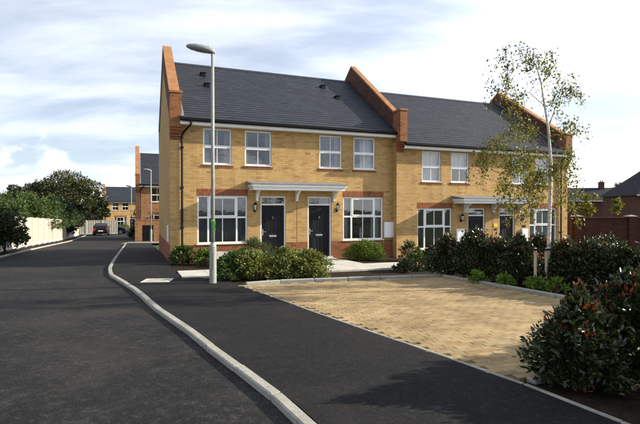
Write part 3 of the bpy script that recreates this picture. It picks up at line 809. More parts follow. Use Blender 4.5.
# houses further down the street
bl = build_pair('house_pair', 'red brick house with parapet end beyond the side lane', (-16.2, 41.0, -1.25), TH, 8.9,
    [(1.3, 2.3, None), (2.8, 3.8, None), (5.6, 6.6, None), (7.1, 8.1, None)], [(1.1, 2.9, None), (6.5, 8.3, None)], [(3.3, 4.3), (5.1, 6.1)], (2.7, 6.5, (3.1, 4.6, 6.1)), [],
    leftgable=dict(PG), bricks=BB, plinth=RB)
c_ = build_pair('house_pair', 'far yellow brick house at the end of the street', (-36.2, 78, -2.1), R(25), 9.4,
    [(1.35, 2.35, [(0, .3, CURT)]), (2.9, 3.9, None), (5.9, 6.9, None), (7.3, 8.3, None)], [(1.65, 3.6, [(0, .25, NET), (.75, 1, NET)]), (5.1, 6.9, None)], [(4.05, 4.95)], None, [],
    leftgable=dict(zf=5.6, za=8.0, zbk=5.6), ridge=7.6, depth=7.4)

def plain_house(name, label, loc, rz, w, dep, eav, ridge, wins, chim, wm, hip=False):
    root = empty(name, loc, rz); tag(root, label, 'house')
    ops = [(a, a + ww, z, z + hh) for a, z, ww, hh in wins]
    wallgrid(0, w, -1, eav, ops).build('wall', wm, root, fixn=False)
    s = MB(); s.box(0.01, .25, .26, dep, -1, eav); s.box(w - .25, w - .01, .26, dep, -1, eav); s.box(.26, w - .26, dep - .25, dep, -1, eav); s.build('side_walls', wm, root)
    yr = dep / 2; o = .35; r = MB(); hx = yr if hip else -o
    z0 = eav - .05
    pts = dict(a=(-o, -o, z0), b=(w + o, -o, z0), c=(w + o, dep + o, z0), d=(-o, dep + o, z0), e=(hx, yr, ridge), f=(w - hx, yr, ridge))
    r.quad(pts['a'], pts['b'], pts['f'], pts['e']); r.quad(pts['c'], pts['d'], pts['e'], pts['f']); r.quad(pts['d'], pts['a'], pts['e']); r.quad(pts['b'], pts['c'], pts['f']); r.quad(pts['a'], pts['d'], pts['c'], pts['b'])
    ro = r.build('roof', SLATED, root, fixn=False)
    if not hip:
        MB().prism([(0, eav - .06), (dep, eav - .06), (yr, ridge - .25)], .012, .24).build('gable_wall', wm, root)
    for cx_, hgt in chim:
        c = MB().box(cx_ - .35, cx_ + .35, yr - .5, yr + .3, ridge - .9, ridge + hgt); c.box(cx_ - .41, cx_ + .41, yr - .56, yr + .36, ridge + hgt, ridge + hgt + .12)
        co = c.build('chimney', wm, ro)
        MB().tube([(cx_ - .15, yr - .1, ridge + hgt + .121), (cx_ - .15, yr - .1, ridge + hgt + .45)], [.12, .09], 8).build('chimney_pot', CLAY, co)
        MB().tube([(cx_ + .17, yr - .1, ridge + hgt + .121), (cx_ + .17, yr - .1, ridge + hgt + .45)], [.12, .09], 8).build('chimney_pot', CLAY, co)
    MB().box(-o, w + o, -o - .1, -o - .001, z0 - .06, z0 + .05).build('gutter', WHITE, root)
    for a, z, ww, hh in wins:
        f = MB(); frame_bars(f, a, a + ww, z, z + hh, .09, .04, .12)
        f.box(a + ww / 2 - .04, a + ww / 2 + .04, .042, .12, z + .09, z + hh - .09); wo_ = f.build('window', WHITE, root)
        for p, q in ((a + .09, a + ww / 2 - .04), (a + ww / 2 + .04, a + ww - .09)):
            MB().quad((p, .09, z + .09), (q, .09, z + .09), (q, .09, z + hh - .09), (p, .09, z + hh - .09)).build('pane', GLASS, wo_, fixn=False)
    MB().box(.26, w - .26, .6, .7, -1, eav - .1).build('rooms', ROOM, root)
    return root
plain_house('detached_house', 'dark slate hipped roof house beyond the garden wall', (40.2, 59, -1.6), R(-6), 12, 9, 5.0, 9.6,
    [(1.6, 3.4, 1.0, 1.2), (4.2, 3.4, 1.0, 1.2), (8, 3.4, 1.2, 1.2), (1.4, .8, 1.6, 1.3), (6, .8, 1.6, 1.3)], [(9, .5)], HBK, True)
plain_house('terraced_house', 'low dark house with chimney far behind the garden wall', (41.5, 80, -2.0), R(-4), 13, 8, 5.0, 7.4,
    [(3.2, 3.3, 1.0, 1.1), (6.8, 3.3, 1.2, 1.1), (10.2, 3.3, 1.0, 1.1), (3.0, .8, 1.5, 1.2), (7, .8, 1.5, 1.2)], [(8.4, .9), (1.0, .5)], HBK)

# garden wall to the right of the right pair
gw = empty('garden_wall', (13.0, 24.2, 0)); tag(gw, 'dark red brick garden wall running from the right pair', 'wall')
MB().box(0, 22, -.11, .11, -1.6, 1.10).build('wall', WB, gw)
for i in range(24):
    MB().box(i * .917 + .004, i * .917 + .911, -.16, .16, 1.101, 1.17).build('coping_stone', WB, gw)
for x in (.3, 3.1, 7.0, 11.0):
    p = MB().box(x - .2, x + .2, -.21, .21, -1.6, 1.2).build('pier', WB, gw)
    MB().loft([[(x + a * .23, b * .23, 1.201) for a, b in ((-1, -1), (1, -1), (1, 1), (-1, 1))], [(x + a * .23, b * .23, 1.235) for a, b in ((-1, -1), (1, -1), (1, 1), (-1, 1))], [(x + a * .03, b * .03, 1.30) for a, b in ((-1, -1), (1, -1), (1, 1), (-1, 1))]]).build('pier_cap', KERBM, p)
# tan screen wall with a dark gate, in front of the red brick house
sx, sy = -15.3, 38.6
sw = empty('screen_wall', (sx, sy, -1.1), TH); tag(sw, 'tan brick screen wall with dark gate beside the side lane', 'wall')
sg = wallgrid(0, 7, -.5, 1.75, [(.55, 1.45, -.5, 1.35)], 0, .22); sg.build('wall', BB, sw, fixn=False)
for i in range(8): MB().box(i * .875 + .004, i * .875 + .87, -.03, .25, 1.751, 1.83).build('coping_stone', CLAY, sw)
gt = MB().box(.56, 1.44, .05, .09, 0.03, 1.345)
for i in range(6): gt.box(.57 + i * .145, .705 + i * .145, .035, .05, .05, 1.33)
gto = gt.build('gate', BLACK, sw); MB().box(1.3, 1.36, .015, .034, .7, .85).build('latch', CHROME, gto)

# ------------------------------------------------------------------ pale fence along the street
def fence_run(name, label, pts, dz, L=1.83, hgt=1.68):
    root = empty(name, (pts[0][0], pts[0][1], 0)); tag(root, label, 'fence')
    d = sum(math.dist(a, b) for a, b in zip(pts, pts[1:])); n = max(1, round(d / L)); q = resample(pts, [i / n for i in range(n + 1)])
    for i in range(n):
        a, b = q[i], q[i + 1]; ln = math.dist(a, b); z = H(*a) + dz
        m = MB(); nb = 13; w = (ln - .12) / nb
        for k in range(nb):
            x = .06 + k * w; o = .022 if k % 2 else 0
            m.box(x - .006, x + w + .006, o, o + .018, .14, hgt - .03 + random.uniform(-.008, .008))
        for zr in (.35, .85, 1.35): m.box(.06, ln - .06, .041, .08, zr, zr + .07)
        p = m.build('panel', WOOD, root); MB().box(.06, ln - .06, -.02, .03, .0, .139).build('gravel_board', CONC, p)
        MB().box(.05, ln - .05, -.012, .06, hgt - .02, hgt + .01).build('capping', WOOD, p)
        ang = math.atan2(b[1] - a[1], b[0] - a[0])
        for o in [p]:
            o.location = (a[0] - pts[0][0], a[1] - pts[0][1], z); o.rotation_euler = (0, 0, ang)
        po = MB().box(-.05, .05, -.05, .05, -.3, hgt + .06).build('post', CONC, root); po.location = (a[0] - pts[0][0], a[1] - pts[0][1], z); po.rotation_euler = (0, 0, ang)
    return root
FL = [(-12.9, 17.0), (-13.9, 19.2), (-15.7, 23.4), (-20.9, 37.2), (-28.6, 55.5)]
fence_run('fence', 'pale timber panel fence running along the left kerb', FL, 0)
fence_run('fence', 'pale timber panel fence closing the end of the street', [(-31.4, 58.6), (-26.2, 60.6)], 0, hgt=1.75)
fence_run('fence', 'pale timber panel fence behind the dark cars', [(-26.0, 66), (-20, 68)], 0, hgt=1.2)

# ------------------------------------------------------------------ street lamps
def street_lamp(x, y, hgt, label, head_dir, tape=False):
    o = empty('street_lamp', (x, y, H(x, y))); tag(o, label, 'street lamp', 'street lamps')
    c = MB(); c.tube([(0, 0, -.1), (0, 0, .88), (0, 0, .97)], [.084, .084, .05], 14)
    b = c.build('base_section', GALV, o, smooth=False)
    MB().box(-.04, .04, -.092, -.07, .35, .75).build('access_door', GALV, b)
    MB().tube([(0, 0, .96), (0, 0, 3), (0, 0, hgt)], [.046, .042, .036], 12).build('column', GALV, o, smooth=True)
    d = Vector(head_dir).normalized(); s = Vector((-d.y, d.x, 0)); rings = []
    for t, w, up, dn in ((-.06, .02, .02, .02), (-.05, .06, .05, .05), (.05, .10, .09, .06), (.2, .135, .115, .07), (.38, .14, .10, .07), (.52, .11, .07, .055), (.60, .055, .035, .03), (.62, .01, .005, .01)):
        r = []; base = Vector((0, 0, hgt - .01 + t * .17)) + d * t
        for k in range(12):
            a = 2 * math.pi * k / 12
            r.append(base + s * (w * math.cos(a)) + Vector((0, 0, (up if math.sin(a) > 0 else dn) * math.sin(a))))
        rings.append(r)
    h = MB().loft(rings).build('lamp_head', LAMPH, o, smooth=True)
    rings2 = [[p * 1 for p in r] for r in rings[2:6]]
    bowl = []
    for (t, w) in ((.12, .06), (.2, .09), (.34, .10), (.44, .07)):
        base = Vector((0, 0, hgt - .045 + t * .17)) + d * t
        bowl.append([base + s * (w * math.cos(2 * math.pi * k / 10)) + Vector((0, 0, .03 * math.sin(2 * math.pi * k / 10))) for k in range(10)])
    MB().loft(bowl).build('lamp_glass', LWHITE, h, smooth=True)
    MB().tube([(0, 0, hgt + .05) + (), (0, 0, hgt + .11)] if False else [tuple(d * .1 + Vector((0, 0, hgt + .07))), tuple(d * .1 + Vector((0, 0, hgt + .125)))], .022, 8).build('photocell', LAMPH, h)
    if tape:
        m = MB(); pr = []
        for i in range(10):
            z = 1.50 - i * .031; wv = .012 * math.sin(i * 1.1)
            pr.append(((.012 + wv, -.052 - .012 * math.sin(i), z), (.075 + wv * .5 - .004 * i * (i > 7), -.058, z - .01)))
        for (a, b), (c_, d_) in zip(pr, pr[1:]): m.quad(a, b, d_, c_)
        m.tube([(0, 0, 1.47), (0, 0, 1.51)], .0475, 12, False)
        m.build('green_ribbon', GREENT, o, fixn=False)
    return o
street_lamp(-2.57, 11.2, 5.55, 'tall grey street lamp with green ribbon in front of the houses', (-1, -.12, 0), True)
street_lamp(-13.1, 36.2, 5.5, 'pale street lamp beside the tan screen wall', (-1, 0, 0))
street_lamp(-20.4, 50.5, 5.4, 'thin street lamp before the far yellow house', (-1, 0, 0))

# ------------------------------------------------------------------ plants
def leaves(name, P, D, L, W, mat, parent, rng, jitter=.48, fold=.25):
    """one mesh of folded diamond leaves: base points P, directions D"""
    n = len(P); P = np.asarray(P, float); D = np.asarray(D, float)
    D = D / (np.linalg.norm(D, axis=1, keepdims=True) + 1e-9)
    rv = rng.normal(size=(n, 3)); S = np.cross(D, rv); S /= (np.linalg.norm(S, axis=1, keepdims=True) + 1e-9)
    Nn = np.cross(S, D)
    sc_ = (1 + jitter * rng.uniform(-1, 1, (n, 1))); l = L * sc_; w = W * sc_
    V = np.empty((n, 6, 3)); up = Nn * w * fold
    V[:, 0] = P; V[:, 3] = P + D * l - up * .4
    V[:, 1] = P + D * l * .28 + S * w * .42 + up; V[:, 2] = P + D * l * .68 + S * w * .40 + up * .8
    V[:, 5] = P + D * l * .28 - S * w * .42 + up; V[:, 4] = P + D * l * .68 - S * w * .40 + up * .8
    me = bpy.data.meshes.new(name); me.vertices.add(6 * n); me.vertices.foreach_set('co', V.reshape(-1))
    b = np.arange(n) * 6; T = np.stack([b, b + 3, b + 2, b + 1, b, b + 5, b + 4, b + 3], 1).reshape(-1)
    me.loops.add(8 * n); me.loops.foreach_set('vertex_index', T.astype(np.int32)); me.polygons.add(2 * n)
    me.polygons.foreach_set('loop_start', (np.arange(2 * n) * 4).astype(np.int32)); me.polygons.foreach_set('loop_total', np.full(2 * n, 4, np.int32))
    me.update(calc_edges=True); me.materials.append(mat)
    return link(name, me, parent)
def rdir(rng, n):
    v = rng.normal(size=(n, 3)); return v / np.linalg.norm(v, axis=1, keepdims=True)
def bush(name, label, x, y, rx_, ry_, h, mat, twigs=160, per=14, L=.05, W=.028, seed=1, cat='shrub', group=None, low=.0, lump=.22, top=None, topfrac=.8, rz=0, spiky=False, z=None, inner=.45):
    rng = np.random.default_rng(seed); z0 = H(x, y) if z is None else z
    o = empty(name, (x, y, z0), rz); tag(o, label, cat, group)
    zz = rng.random(twigs) ** .85; an = rng.uniform(0, 6.2832, twigs); ph = rng.uniform(0, 6.28, 6)
    crownish = rng.random(twigs) < .28; zz[crownish] = 1 - .25 * rng.random(crownish.sum()) ** 2
    rr_ = np.clip(1 - zz ** 2.5, 0, 1) ** .5 * (.80 + .20 * np.minimum(1, zz / .35)); rr_[crownish] *= rng.random(crownish.sum()) ** .5 * .98 / np.maximum(.3, rr_[crownish]) * .75
    lumpv = 1 + lump * (np.sin(an * 2 + ph[0]) * np.sin(zz * 5 + ph[1]) + .7 * np.sin(an * 3 + ph[2] + zz * 4)) + rng.normal(0, .07, twigs)
    lz = 1 + lump * .6 * np.sin(np.cos(an) * rr_ * 4 + ph[3]) * np.sin(np.sin(an) * rr_ * 4 + ph[4]) + rng.normal(0, .05, twigs)
    tip = np.stack([np.cos(an) * rr_ * rx_ * lumpv, np.sin(an) * rr_ * ry_ * lumpv, np.maximum(.04 + h * low * (1 - zz), zz * h * lz)], 1)
    c = np.stack([np.zeros(twigs), np.zeros(twigs), tip[:, 2] * .72], 1)
    root_ = np.stack([rng.normal(0, rx_ * .15, twigs), rng.normal(0, ry_ * .15, twigs), np.zeros(twigs)], 1)
    P = []; D = []; RD = []; TT = []
    axis = tip - c
    shoots = (tip[:, 2] > h * topfrac * .9) & (rng.random(twigs) < .17)
    for k in range(per):
        t = inner + (1 - inner) * rng.random((twigs, 1)) ** .6
        p = c + axis * t + rng.normal(0, .045 * (rx_ + h) / 1.5, (twigs, 3)); P.append(p); RD.append(shoots & (t[:, 0] > .78))
        a = axis / (np.linalg.norm(axis, axis=1, keepdims=True) + 1e-6)
        D.append(a * (1.6 if spiky else .8) + rng.normal(0, .35 if spiky else .75, (twigs, 3)) + np.array([0, 0, .9 if spiky else .25]))
    P = np.concatenate(P); D = np.concatenate(D); RD = np.concatenate(RD); keep = P[:, 2] > .015; P = P[keep]; D = D[keep]; RD = RD[keep]
    if top is not None:
        sel = RD & (rng.random(len(P)) < .62)
        if sel.any(): leaves('young_leaves', P[sel], D[sel] * np.array([1, 1, .6]) + np.array([0, 0, .9]), L * 1.15, W, top, o, rng)
        P = P[~sel]; D = D[~sel]
    leaves('foliage', P, D, L, W, mat, o, rng)
    s = MB()
    for i in range(0, twigs, max(1, twigs // 22)):
        r, t = Vector(root_[i]), Vector(tip[i]); mid_ = r.lerp(t, .5) + Vector((0, 0, .05 * h))
        s.tube([r - Vector((0, 0, .05)), mid_, r.lerp(t, .92)], [.011, .008, .004], 5, False)
    s.build('stems', STEM, o, fixn=False)['kind'] = 'stuff'
    return o
# clipped mound in front of the lamp post: four bushes grown together
for i, (u, Z, w, hh, lab) in enumerate(((230, 12.05, .42, .58, 'small dark green shrub at the foot of the street lamp'), (256, 12.1, .60, .60, 'yellow green shrub in the bed beside the lamp post'),
        (286, 12.3, .70, .64, 'broad yellow green shrub in the bed opposite the doors'), (311, 12.45, .56, .60, 'yellow green shrub at the end of the bed beside the bare soil'))):
    bush('mound_shrub', lab, (u - 320) / FPX * Z, Z, w, .5, hh, L_HEDGE if i == 0 else L_EUON, 360, 20, .055, .032, 20 + i, lump=.26, inner=.25, group='shrubs in the front bed')
bush('rosemary_bush', 'spiky grey green bush below the front window, behind the mounded shrubs', *F(2.65, 1.5), .62, .45, .78, L_ROSE, 220, 14, .07, .016, 31, spiky=True)
bush('box_shrub', 'bright green clipped shrub below the curtained front window', *F(6.95, 1.2), .85, .42, .62, L_BOX, 520, 20, .042, .028, 32, lump=.14, inner=.25)
bush('leafy_plant', 'leafy plant at the foot of the downpipe', *F(.35, .5), .35, .3, .55, L_HEDGE, 70, 12, .11, .06, 33)
bush('leafy_plant', 'bright leafy plant beside the beige board', *F(1.05, .95), .35, .3, .42, L_BOX, 60, 12, .12, .055, 34)
bush('leafy_plant', 'low dark plant between the beige board and the lamp post', *F(2.1, 2.0), .4, .35, .5, L_HEDGE, 90, 12, .08, .045, 35)
for i, (s, d, hh, w, lab) in enumerate(((6.25, 5.1, .30, .26, 'small twiggy plant in the bare soil before the box shrub'), (6.85, 4.85, .52, .34, 'loose leafy shrub at the edge of the path before the meter box'), (7.4, 4.75, .60, .36, 'open twiggy shrub at the edge of the path'), (7.95, 4.6, .68, .38, 'dark loose shrub where the path meets the hedge'), (8.3, 2.0, .66, .38, 'loose dark shrub below the white meter box'), (9.3, 4.7, .72, .45, 'dark shrub at the corner of the right pair'), (9.9, 3.4, .8, .5, 'leafy shrub under the right pair first window'))):
    bush('loose_shrub', lab, *F(s, d), w, w, hh, L_HEDGE if i % 2 else L_PHOT, 70, 12, .075, .04, 40 + i, lump=.35)
# hedge of red tipped shrubs beyond the paving
HB = [(447, 12.7, .50, .92, 'nearest the path'), (474, 12.2, .56, 1.10, 'second along from the path'), (501, 11.6, .50, 1.0, 'third along from the path'), (521, 10.95, .36, .98, 'just before the birch stakes'),
      (566, 10.35, .46, .94, 'just past the birch stakes'), (592, 9.9, .5, .93, 'second past the birch stakes'), (622, 9.4, .5, .88, 'third past the birch stakes'), (652, 8.9, .5, .86, 'fourth past the birch stakes')]
for i, (u, Z, w, hh, lab) in enumerate(HB):
    bush('red_tip_shrub', 'red tipped shrub in the far hedge, ' + lab, (u - 320) / FPX * Z, Z, w, w * .95, hh, L_PHOT, 340, 20, .064, .032, 60 + i, top=L_RED, topfrac=.86, group='red tipped hedge beyond the paving', low=.12, lump=.25)
for i, (X, Y, lab) in enumerate(((6.7, 11.1, 'red tipped shrub behind the far hedge and close to the birch'), (7.9, 10.8, 'red tipped shrub behind the far hedge below the garden wall'), (8.9, 10.2, 'red tipped shrub at the rear of the far hedge end'), (7.2, 8.4, 'red tipped shrub between the far hedge and the near bed'), (6.0, 12.6, 'red tipped shrub behind the far hedge before the right pair doors'))):
    bush('red_tip_shrub', lab, X, Y, .55, .5, 1.0, L_PHOT, 240, 16, .066, .033, 80 + i, top=L_RED, topfrac=.85, group='red tipped shrubs behind the far hedge')
for i, (u, Z) in enumerate(((478, 11.2), (506, 10.6), (537, 10.1), (556, 9.9))):
    bush('ground_plant', 'low bright green plant under the far hedge, ' + ['between second and third shrub from the path', 'below the third shrub from the path', 'at the foot of the first birch stake', 'just past the birch trunk'][i], (u - 320) / FPX * Z, Z, .2, .16, .24, L_GROUND, 30, 10, .09, .04, 95 + i, group='bright plants under the far hedge')
# near hedge at the right
NB = [(2.45, 4.42, .38, .70, 'red tipped shrub standing at the corner of the edging and paving kerb'), (3.12, 4.72, .42, .86, 'red tipped shrub second along the near paving kerb'), (3.75, 5.1, .44, 1.0, 'red tipped shrub third along the near paving kerb'),
      (4.4, 5.5, .46, 1.02, 'red tipped shrub fourth along the near paving kerb'), (3.25, 3.85, .40, .74, 'dark shrub in the near bed behind the corner shrub'), (5.1, 6.0, .46, 1.0, 'red tipped shrub at the far end of the near paving kerb'), (4.1, 4.2, .46, 1.05, 'tall shrub deep in the near bed'), (3.15, 3.0, .42, .72, 'shrub in the near bed beside the pavement edging'), (4.6, 3.0, .5, 1.0, 'shrub deep in the near bed beyond the edging')]
for i, (X, Y, w, hh, lab) in enumerate(NB):
    bush('red_tip_shrub', lab, X, Y, w, w * .9, hh, L_PHOT, 330, 22, .058, .029, 110 + i, top=L_RED, topfrac=.80, group='red tipped shrubs in the near bed', low=.10, lump=.30, inner=.3)

# birch with two stakes
def branchy(root, trunk_pts, radii, branches, seed, leafmat_, L, W, per, droop, mat, crown='crown', spread=.18, twig_n=9, twig_len=(.3, .8)):
    rng = np.random.default_rng(seed); m = MB(); m.tube(trunk_pts, radii, 9); P = []; D = []
    tw = MB(); lb = MB()
    for q_ in branches:
        pts, r0 = q_[:2]; tn = q_[2] if len(q_) > 2 else twig_n
        pts = [Vector(p) for p in pts]; n = len(pts); lb.tube(pts, [r0 * (1 - .8 * i / (n - 1)) for i in range(n)], 6, False)
        for _ in range(tn):
            t = rng.uniform(.25, 1) * (n - 1); i = min(int(t), n - 2); p = pts[i].lerp(pts[i + 1], t - i)
            a = rng.uniform(0, 6.28); ln = rng.uniform(*twig_len); q = Vector((math.cos(a) * ln * .55, math.sin(a) * ln * .55, ln * rng.uniform(-.1, .3)))
            e1 = p + q * .6; e2 = p + q + Vector((0, 0, -droop * ln))
            e3 = e2 + Vector((q.x * .15, q.y * .15, -droop * ln * .8))
            tw.tube([p, e1, e2, e3], [.005, .004, .003, .002], 4, False)
            for k in range(per):
                s = rng.random() ** .8 * 2.0 + .6; ch = [p, e1, e2, e3]; j = min(int(s), 2); b = ch[j].lerp(ch[j + 1], s - j)
                P.append(tuple(b + Vector(rng.normal(0, spread * .25, 3)))); D.append(tuple(Vector(rng.normal(0, .8, 3)) + Vector((0, 0, -.7 * (droop > 0)))))
    to = m.build('trunk', mat, root, smooth=True, fixn=False)
    tw.build('twigs', STEM, root, fixn=False)['kind'] = 'stuff'; lb.build('limbs', STEM if mat is BIRCHB else mat, root, smooth=True, fixn=False)['kind'] = 'stuff'
    leaves(crown, P, D, L, W, leafmat_, root, rng)
BX, BY = 5.15, 10.5; bz = H(BX, BY)
birch = empty('birch_tree', (BX, BY, bz)); tag(birch, 'slender young birch with yellowing leaves before the right pair', 'tree')
g = lambda u, v, dy=0: (((u - 320) / FPX * (BY + dy)) - BX, dy, 1.6 + (HZ - v) / FPX * (BY + dy) - bz)
trunk = [(0, 0, -.1), g(549, 240), g(550, 200), g(551, 165), g(548, 128), g(544, 105), g(541, 85), g(536, 66), g(529, 56)]
rr = [.045, .042, .038, .033, .027, .02, .016, .010, .006]
br = []
def B(pts, r, n=11): br.append((pts, r * .75, n))
B([g(536, 66), g(526, 52), g(513, 46), g(503, 52), g(498, 66, .1)] , .008, 10); B([g(541, 85), g(536, 66), g(530, 56, .2)], .006, 10)
B([g(548, 128), g(555, 108, .1), g(560, 92, .2), g(566, 76, .3)], .015); B([g(541, 85), g(549, 68, -.15), g(553, 52, -.2)], .01)
B([g(560, 95, .2), g(570, 88, .3), g(577, 95, .35)], .008); B([g(537, 68), g(522, 62, .2), g(510, 75, .3), g(506, 95, .35)], .009); B([g(526, 54), g(512, 56, -.2), g(503, 72, -.3), g(500, 92, -.3)], .006)
B([g(544, 106), g(528, 92, -.25), g(516, 98, -.4), g(510, 118, -.5)], .011)
B([g(550, 150), g(532, 128, .3), g(514, 122, .5), g(500, 138, .6), g(494, 160, .6)], .014, 27)
B([g(550, 160), g(530, 142, -.3), g(508, 134, -.6), g(490, 146, -.7), g(482, 170, -.75)], .014, 27)
B([g(550, 178), g(532, 160, .5), g(516, 158, .8), g(506, 178, .9), g(503, 200, .9)], .012, 27)
B([g(550, 170), g(536, 152, -.6), g(524, 152, -.9), g(514, 170, -1), g(510, 190, -1)], .012, 27)
B([g(550, 190), g(540, 176, .4), g(530, 178, .7), g(524, 196, .8), g(522, 212, .8)], .01, 27)
B([g(550, 185), g(540, 170, -.4), g(532, 176, -.6), g(528, 196, -.7)], .01, 27)
B([g(550, 165), g(560, 148, .5), g(567, 152, .7), g(570, 172, .8), g(571, 195, .8)], .011, 20)
B([g(550, 175), g(559, 160, -.5), g(564, 168, -.7), g(566, 190, -.8), g(566, 210, -.8)], .011, 20)
B([g(549, 140), g(562, 124, -.3), g(572, 122, -.4), g(577, 134, -.5)], .009)
branchy(birch, trunk, rr, br, 5, L_BIRCH, .046, .034, 24, .55, BIRCHB, twig_n=12, twig_len=(.22, .62), spread=.26)
for i, (u, lab) in enumerate(((535.5, 'timber tree stake nearer the road beside the birch'), (546.5, 'timber tree stake close against the birch trunk'))):
    X = (u - 320) / FPX * 10.35; s = MB().tube([(0, 0, -.2), (0, 0, .86), (0, 0, .90)], [.032, .032, .02], 10).build('tree_stake', STAKE, loc=(X, 10.35, H(X, 10.35)))
    tag(s, lab, 'stake', 'birch stakes')
X0 = (530 - 320) / FPX * 10.31; X1 = (551 - 320) / FPX * 10.31
tag(MB().box(0, X1 - X0, -.012, .012, -.02, .02).build('tree_tie', BLACK, loc=(X0, 10.305, H(5, 10.3) + .86)), 'black rubber tie joining the two birch stakes', 'tree tie')

# small trees
def sapling(x, y, h, mat, label, seed, name='sapling', w=.5, per=12, L=.09, bark=BARK, z=None, cat='tree'):
    rng = np.random.default_rng(seed); o = empty(name, (x, y, H(x, y) if z is None else z)); tag(o, label, cat)
    tp = [(0, 0, -.1), (.02, .01, h * .4), (-.03, 0, h * .7), (.02, 0, h)]; b = []
    for i in range(14):
        t = rng.uniform(.35, .95); a = rng.uniform(0, 6.28); l = w * (1.1 - t * .6) * rng.uniform(.7, 1.2)
        b.append(([(0, 0, h * t), (math.cos(a) * l * .5, math.sin(a) * l * .5, h * t + l * .6), (math.cos(a) * l, math.sin(a) * l, h * t + l)], .015))
    branchy(o, tp, [.04, .032, .022, .008], b, seed, mat, L, L * .6, per, .2, bark, twig_n=6, twig_len=(.15, .45)); return o
sapling(-22.4, 58, 4.0, L_TREE, 'young street tree before the far yellow house', 201, w=.9, L=.14)
sapling(16.9, 29.5, 3.6, L_BIRCH, 'leafy young tree rising above the garden wall', 202, w=.7, L=.12)
sapling(21.0, 33, 3.6, L_BIRCH, 'thin young tree above the garden wall beside the pier', 203, w=.5, L=.12)

def big_tree(name, label, x, y, h, w, mat, seed, nclump=60, per=170, L=.22, trunk_h=.3, flat=1.0, low=.3, group=None, rad=.17, bark=BARK):
    rng = np.random.default_rng(seed); o = empty(name, (x, y, H(x, y) - .1)); tag(o, label, 'tree', group)
    m = MB(); m.tube([(0, 0, -.2), (.1, 0, h * trunk_h), (-.1, .1, h * .6), (0, 0, h * .85)], [.05 * h * .5, .04 * h * .5, .02 * h * .5, .03], 9)
    P = []; D = []
    for i in range(nclump):
        d = rdir(rng, 1)[0]; d[2] = abs(d[2]) * 1.25 - .35; r = rng.uniform(.3, 1.15) ** .6
        c = Vector((d[0] * w * r, d[1] * w * r, h * (low + (1 - low) * .45) + d[2] * h * (1 - low) * .5 * r))
        rad_ = w * rng.uniform(rad * .6, rad * 1.5)
        if i % 3 == 0: m.tube([(0, 0, h * rng.uniform(trunk_h * .7, .55)), tuple(c * .55 + Vector((0, 0, h * .18))), tuple(c)], [.06 * h * .2, .03 * h * .2, .015], 5, False)
        q = rdir(rng, per) * (rad_ * rng.uniform(.3, 1, (per, 1)) ** .45) * np.array([1.15, 1.15, .72])
        P.append(q + np.array(c)); D.append(q / rad_ + rng.normal(0, .6, (per, 3)))
    m.build('trunk', bark, o, smooth=True, fixn=False)
    leaves('crown', np.concatenate(P), np.concatenate(D), L, L * .62, mat, o, rng); return o
def at(u, Z): return ((u - 320) / FPX * Z, Z)
big_tree('oak_tree', 'broad dark oak rising above the pale fence', *at(66, 66), 8.9, 4.4, L_TREE, 301, 52, 260, .24, .25, low=.28, rad=.25)
big_tree('oak_tree', 'smaller dark tree beside the broad oak', *at(34, 62), 7.2, 3.4, L_TREE, 302, 40, 210, .24, .25, low=.25, rad=.25)
big_tree('oak_tree', 'round dark tree hanging over the end of the fence', *at(90, 70), 6.2, 2.6, L_DARK, 303, 50, 170, .22, .2, low=.2)
for i, (u, Z, h, w, lab) in enumerate(((16, 30, 3.2, 1.9, 'green shrub rising over the fence next to the ivy'), (36, 34, 3.9, 2.2, 'bushy green shrub rising over the middle of the fence'), (52, 39, 4.0, 2.2, 'bushy green shrub over the lit fence panels'), (64, 45, 4.2, 2.2, 'dark shrub bulging over the fence past the lit panels'), (3, 25.5, 2.9, 1.7, 'dark green shrub behind the start of the fence'), (74, 52, 3.4, 1.8, 'dark shrub beside the oak, over the far fence panels'))):
    x, y = at(u, Z); big_tree('garden_shrub', lab, x - 1.2, y, h, w, [L_HEDGE, L_HEDGE, L_HEDGE, L_DARK, L_DARK, L_DARK][i], 310 + i, 46, 170, .15, .2, low=.1, rad=.24, group='garden shrubs behind the fence')
x, y = at(3, 21.5); big_tree('ivy_bush', 'dark ivy bush spilling over the front of the fence', x, y, 1.95, .95, L_DARK, 330, 40, 150, .11, .2, low=.05, rad=.3)
x, y = at(66, 43); big_tree('ivy_bush', 'dark ivy bush hanging down the fence past the lit panels', x - .1, y, 2.3, .9, L_DARK, 331, 34, 150, .13, .2, low=.05, rad=.3)
big_tree('autumn_tree', 'brown autumn tree beside the far chimney', *at(621, 92), 10.0, 3.0, L_AUT, 340, 44, 120, .3, .3)
big_tree('garden_tree', 'dark tree behind the far low house', *at(596, 105), 7.2, 4.0, L_TREE, 341, 44, 120, .3, .3)
bush('verge_shrub', 'low shrub in front of the far yellow house', *at(124, 70), 1.2, .8, 1.0, L_BOX, 100, 12, .13, .08, 350)
bush('verge_shrub', 'dark shrub against the end of the screen wall', *at(134.5, 45), .6, .6, .9, L_DARK, 100, 12, .12, .07, 351)
# far wood on the skyline: one mass
rng = np.random.default_rng(400); P = []; D = []
for i in range(230):
    a = rng.uniform(-1.0, 1.0); r = rng.uniform(190, 240); x, y = math.sin(a) * r, math.cos(a) * r; c = np.array([x, y, H(x, y) + rng.uniform(.5, 4.2)])
    q = rdir(rng, 70) * 4.2 * np.array([1.3, 1, .7]); P.append(q + c); D.append(q + rng.normal(0, 2, (70, 3)))
far = leaves('woodland', np.concatenate(P), np.concatenate(D), 1.6, 1.2, L_DARK, None, rng)
tag(far, 'far belt of dark woodland on the skyline', 'woodland', kind='stuff')

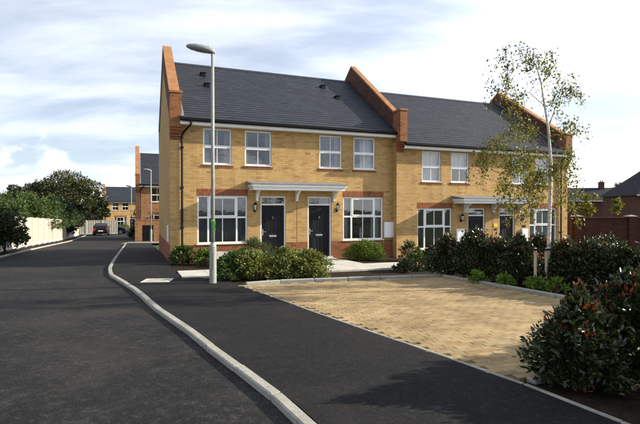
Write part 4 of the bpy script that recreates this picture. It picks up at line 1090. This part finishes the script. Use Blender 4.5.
# small beige board on two short legs below the left window
bx, by = F(1.62, 1.55); bo = empty('name_board', (bx, by, H(bx, by)), TH + R(4)); tag(bo, 'small beige board on short legs below the left front window', 'board')
MB().box(-.28, .28, -.015, .015, .22, .46).build('panel', CONC, bo, bevel=.004)
for s in (-.2, .2): MB().box(s - .02, s + .02, .016, .05, -.1, .40).build('leg', STAKE, bo)

# ------------------------------------------------------------------ cars at the end of the street
def car(label, x, y, rz, paint):
    o = empty('parked_car', (x, y, H(x, y) - .055), rz); tag(o, label, 'car', 'cars at the end of the street')
    rings = []   # sections from tail to nose along +x: (x, half width low, half width belt, z low, belt, roof half width, roof z)
    for X, wl, wb, zl, zb, wr, zr in ((-1.95, .70, .72, .42, .88, .66, .90), (-1.88, .78, .80, .28, .95, .64, 1.10), (-1.55, .82, .84, .24, .97, .60, 1.42), (-1.1, .84, .86, .22, .97, .61, 1.48), (-.2, .85, .87, .22, .95, .62, 1.49), (.35, .85, .87, .22, .94, .60, 1.42), (.95, .84, .86, .22, .94, .66, 1.02), (1.5, .82, .83, .24, .88, .66, .92), (1.85, .74, .76, .30, .72, .6, .76), (1.98, .6, .62, .42, .60, .5, .62)):
        rings.append([(X, -wl, zl), (X, -wb, (zl + zb) / 2), (X, -wb * .985, zb), (X, -wr, zr), (X, wr, zr), (X, wb * .985, zb), (X, wb, (zl + zb) / 2), (X, wl, zl)])
    b = MB().loft(rings).build('body', paint, o, bevel=0)
    def pane(name, pts, mat=CARG): MB().quad(*pts).build(name, mat, b, fixn=False)
    pane('rear_window', [(-1.905, -.60, 1.0), (-1.905, .60, 1.0), (-1.63, .53, 1.37), (-1.63, -.53, 1.37)])
    pane('windscreen', [(.93, -.62, 1.07), (.93, .62, 1.07), (.45, .55, 1.38), (.45, -.55, 1.38)])
    for s in (-1, 1):
        pane('side_window', [(-1.4, s * .835, 1.0), (-.25, s * .845, .99), (-.25, s * .665, 1.42), (-1.3, s * .655, 1.40)]); pane('side_window', [(-.18, s * .845, .99), (.72, s * .83, 1.0), (.36, s * .645, 1.37), (-.18, s * .665, 1.42)])
        MB().box(-1.97, -1.90, s * .66 - .09, s * .66 + .09, .68, .92).build('tail_light', LRED, b, bevel=.01)
        MB().box(1.84, 1.90, s * .56 - .12, s * .56 + .12, .58, .70).build('headlight', LWHITE, b, bevel=.01)
        MB().box(.55, .68, s * .94 - .06, s * .94 + .06, .98, 1.08).build('door_mirror', paint, b, bevel=.02)
        for wx in (-1.22, 1.22):
            w = MB().tube([(wx, s * .70, .30), (wx, s * .88, .30)], .30, 18).build('wheel', TYRE, o)
            MB().tube([(wx, s * .86, .30), (wx, s * .89, .30)], .19, 12).build('rim', CHROME, w)
    MB().box(-2.0, -1.955, -.26, .26, .56, .67).build('number_plate', PLATE, b)
    return o
x, y = at(101.5, 57); car('dark car parked at the end of the pale fence', x, y, R(112), CARP)
x, y = at(112.5, 62); car('black car parked before the far yellow house', x, y, R(8), CARP2)

MB().box(-.006, -.002, .002, 8.6, -.8, .62).build('side_plinth', RB, left)
sm_ = MB().box(-.06, -.0065, .45, .85, .72, 1.3); sm_.build('meter_box', WHITE, left, bevel=.006)
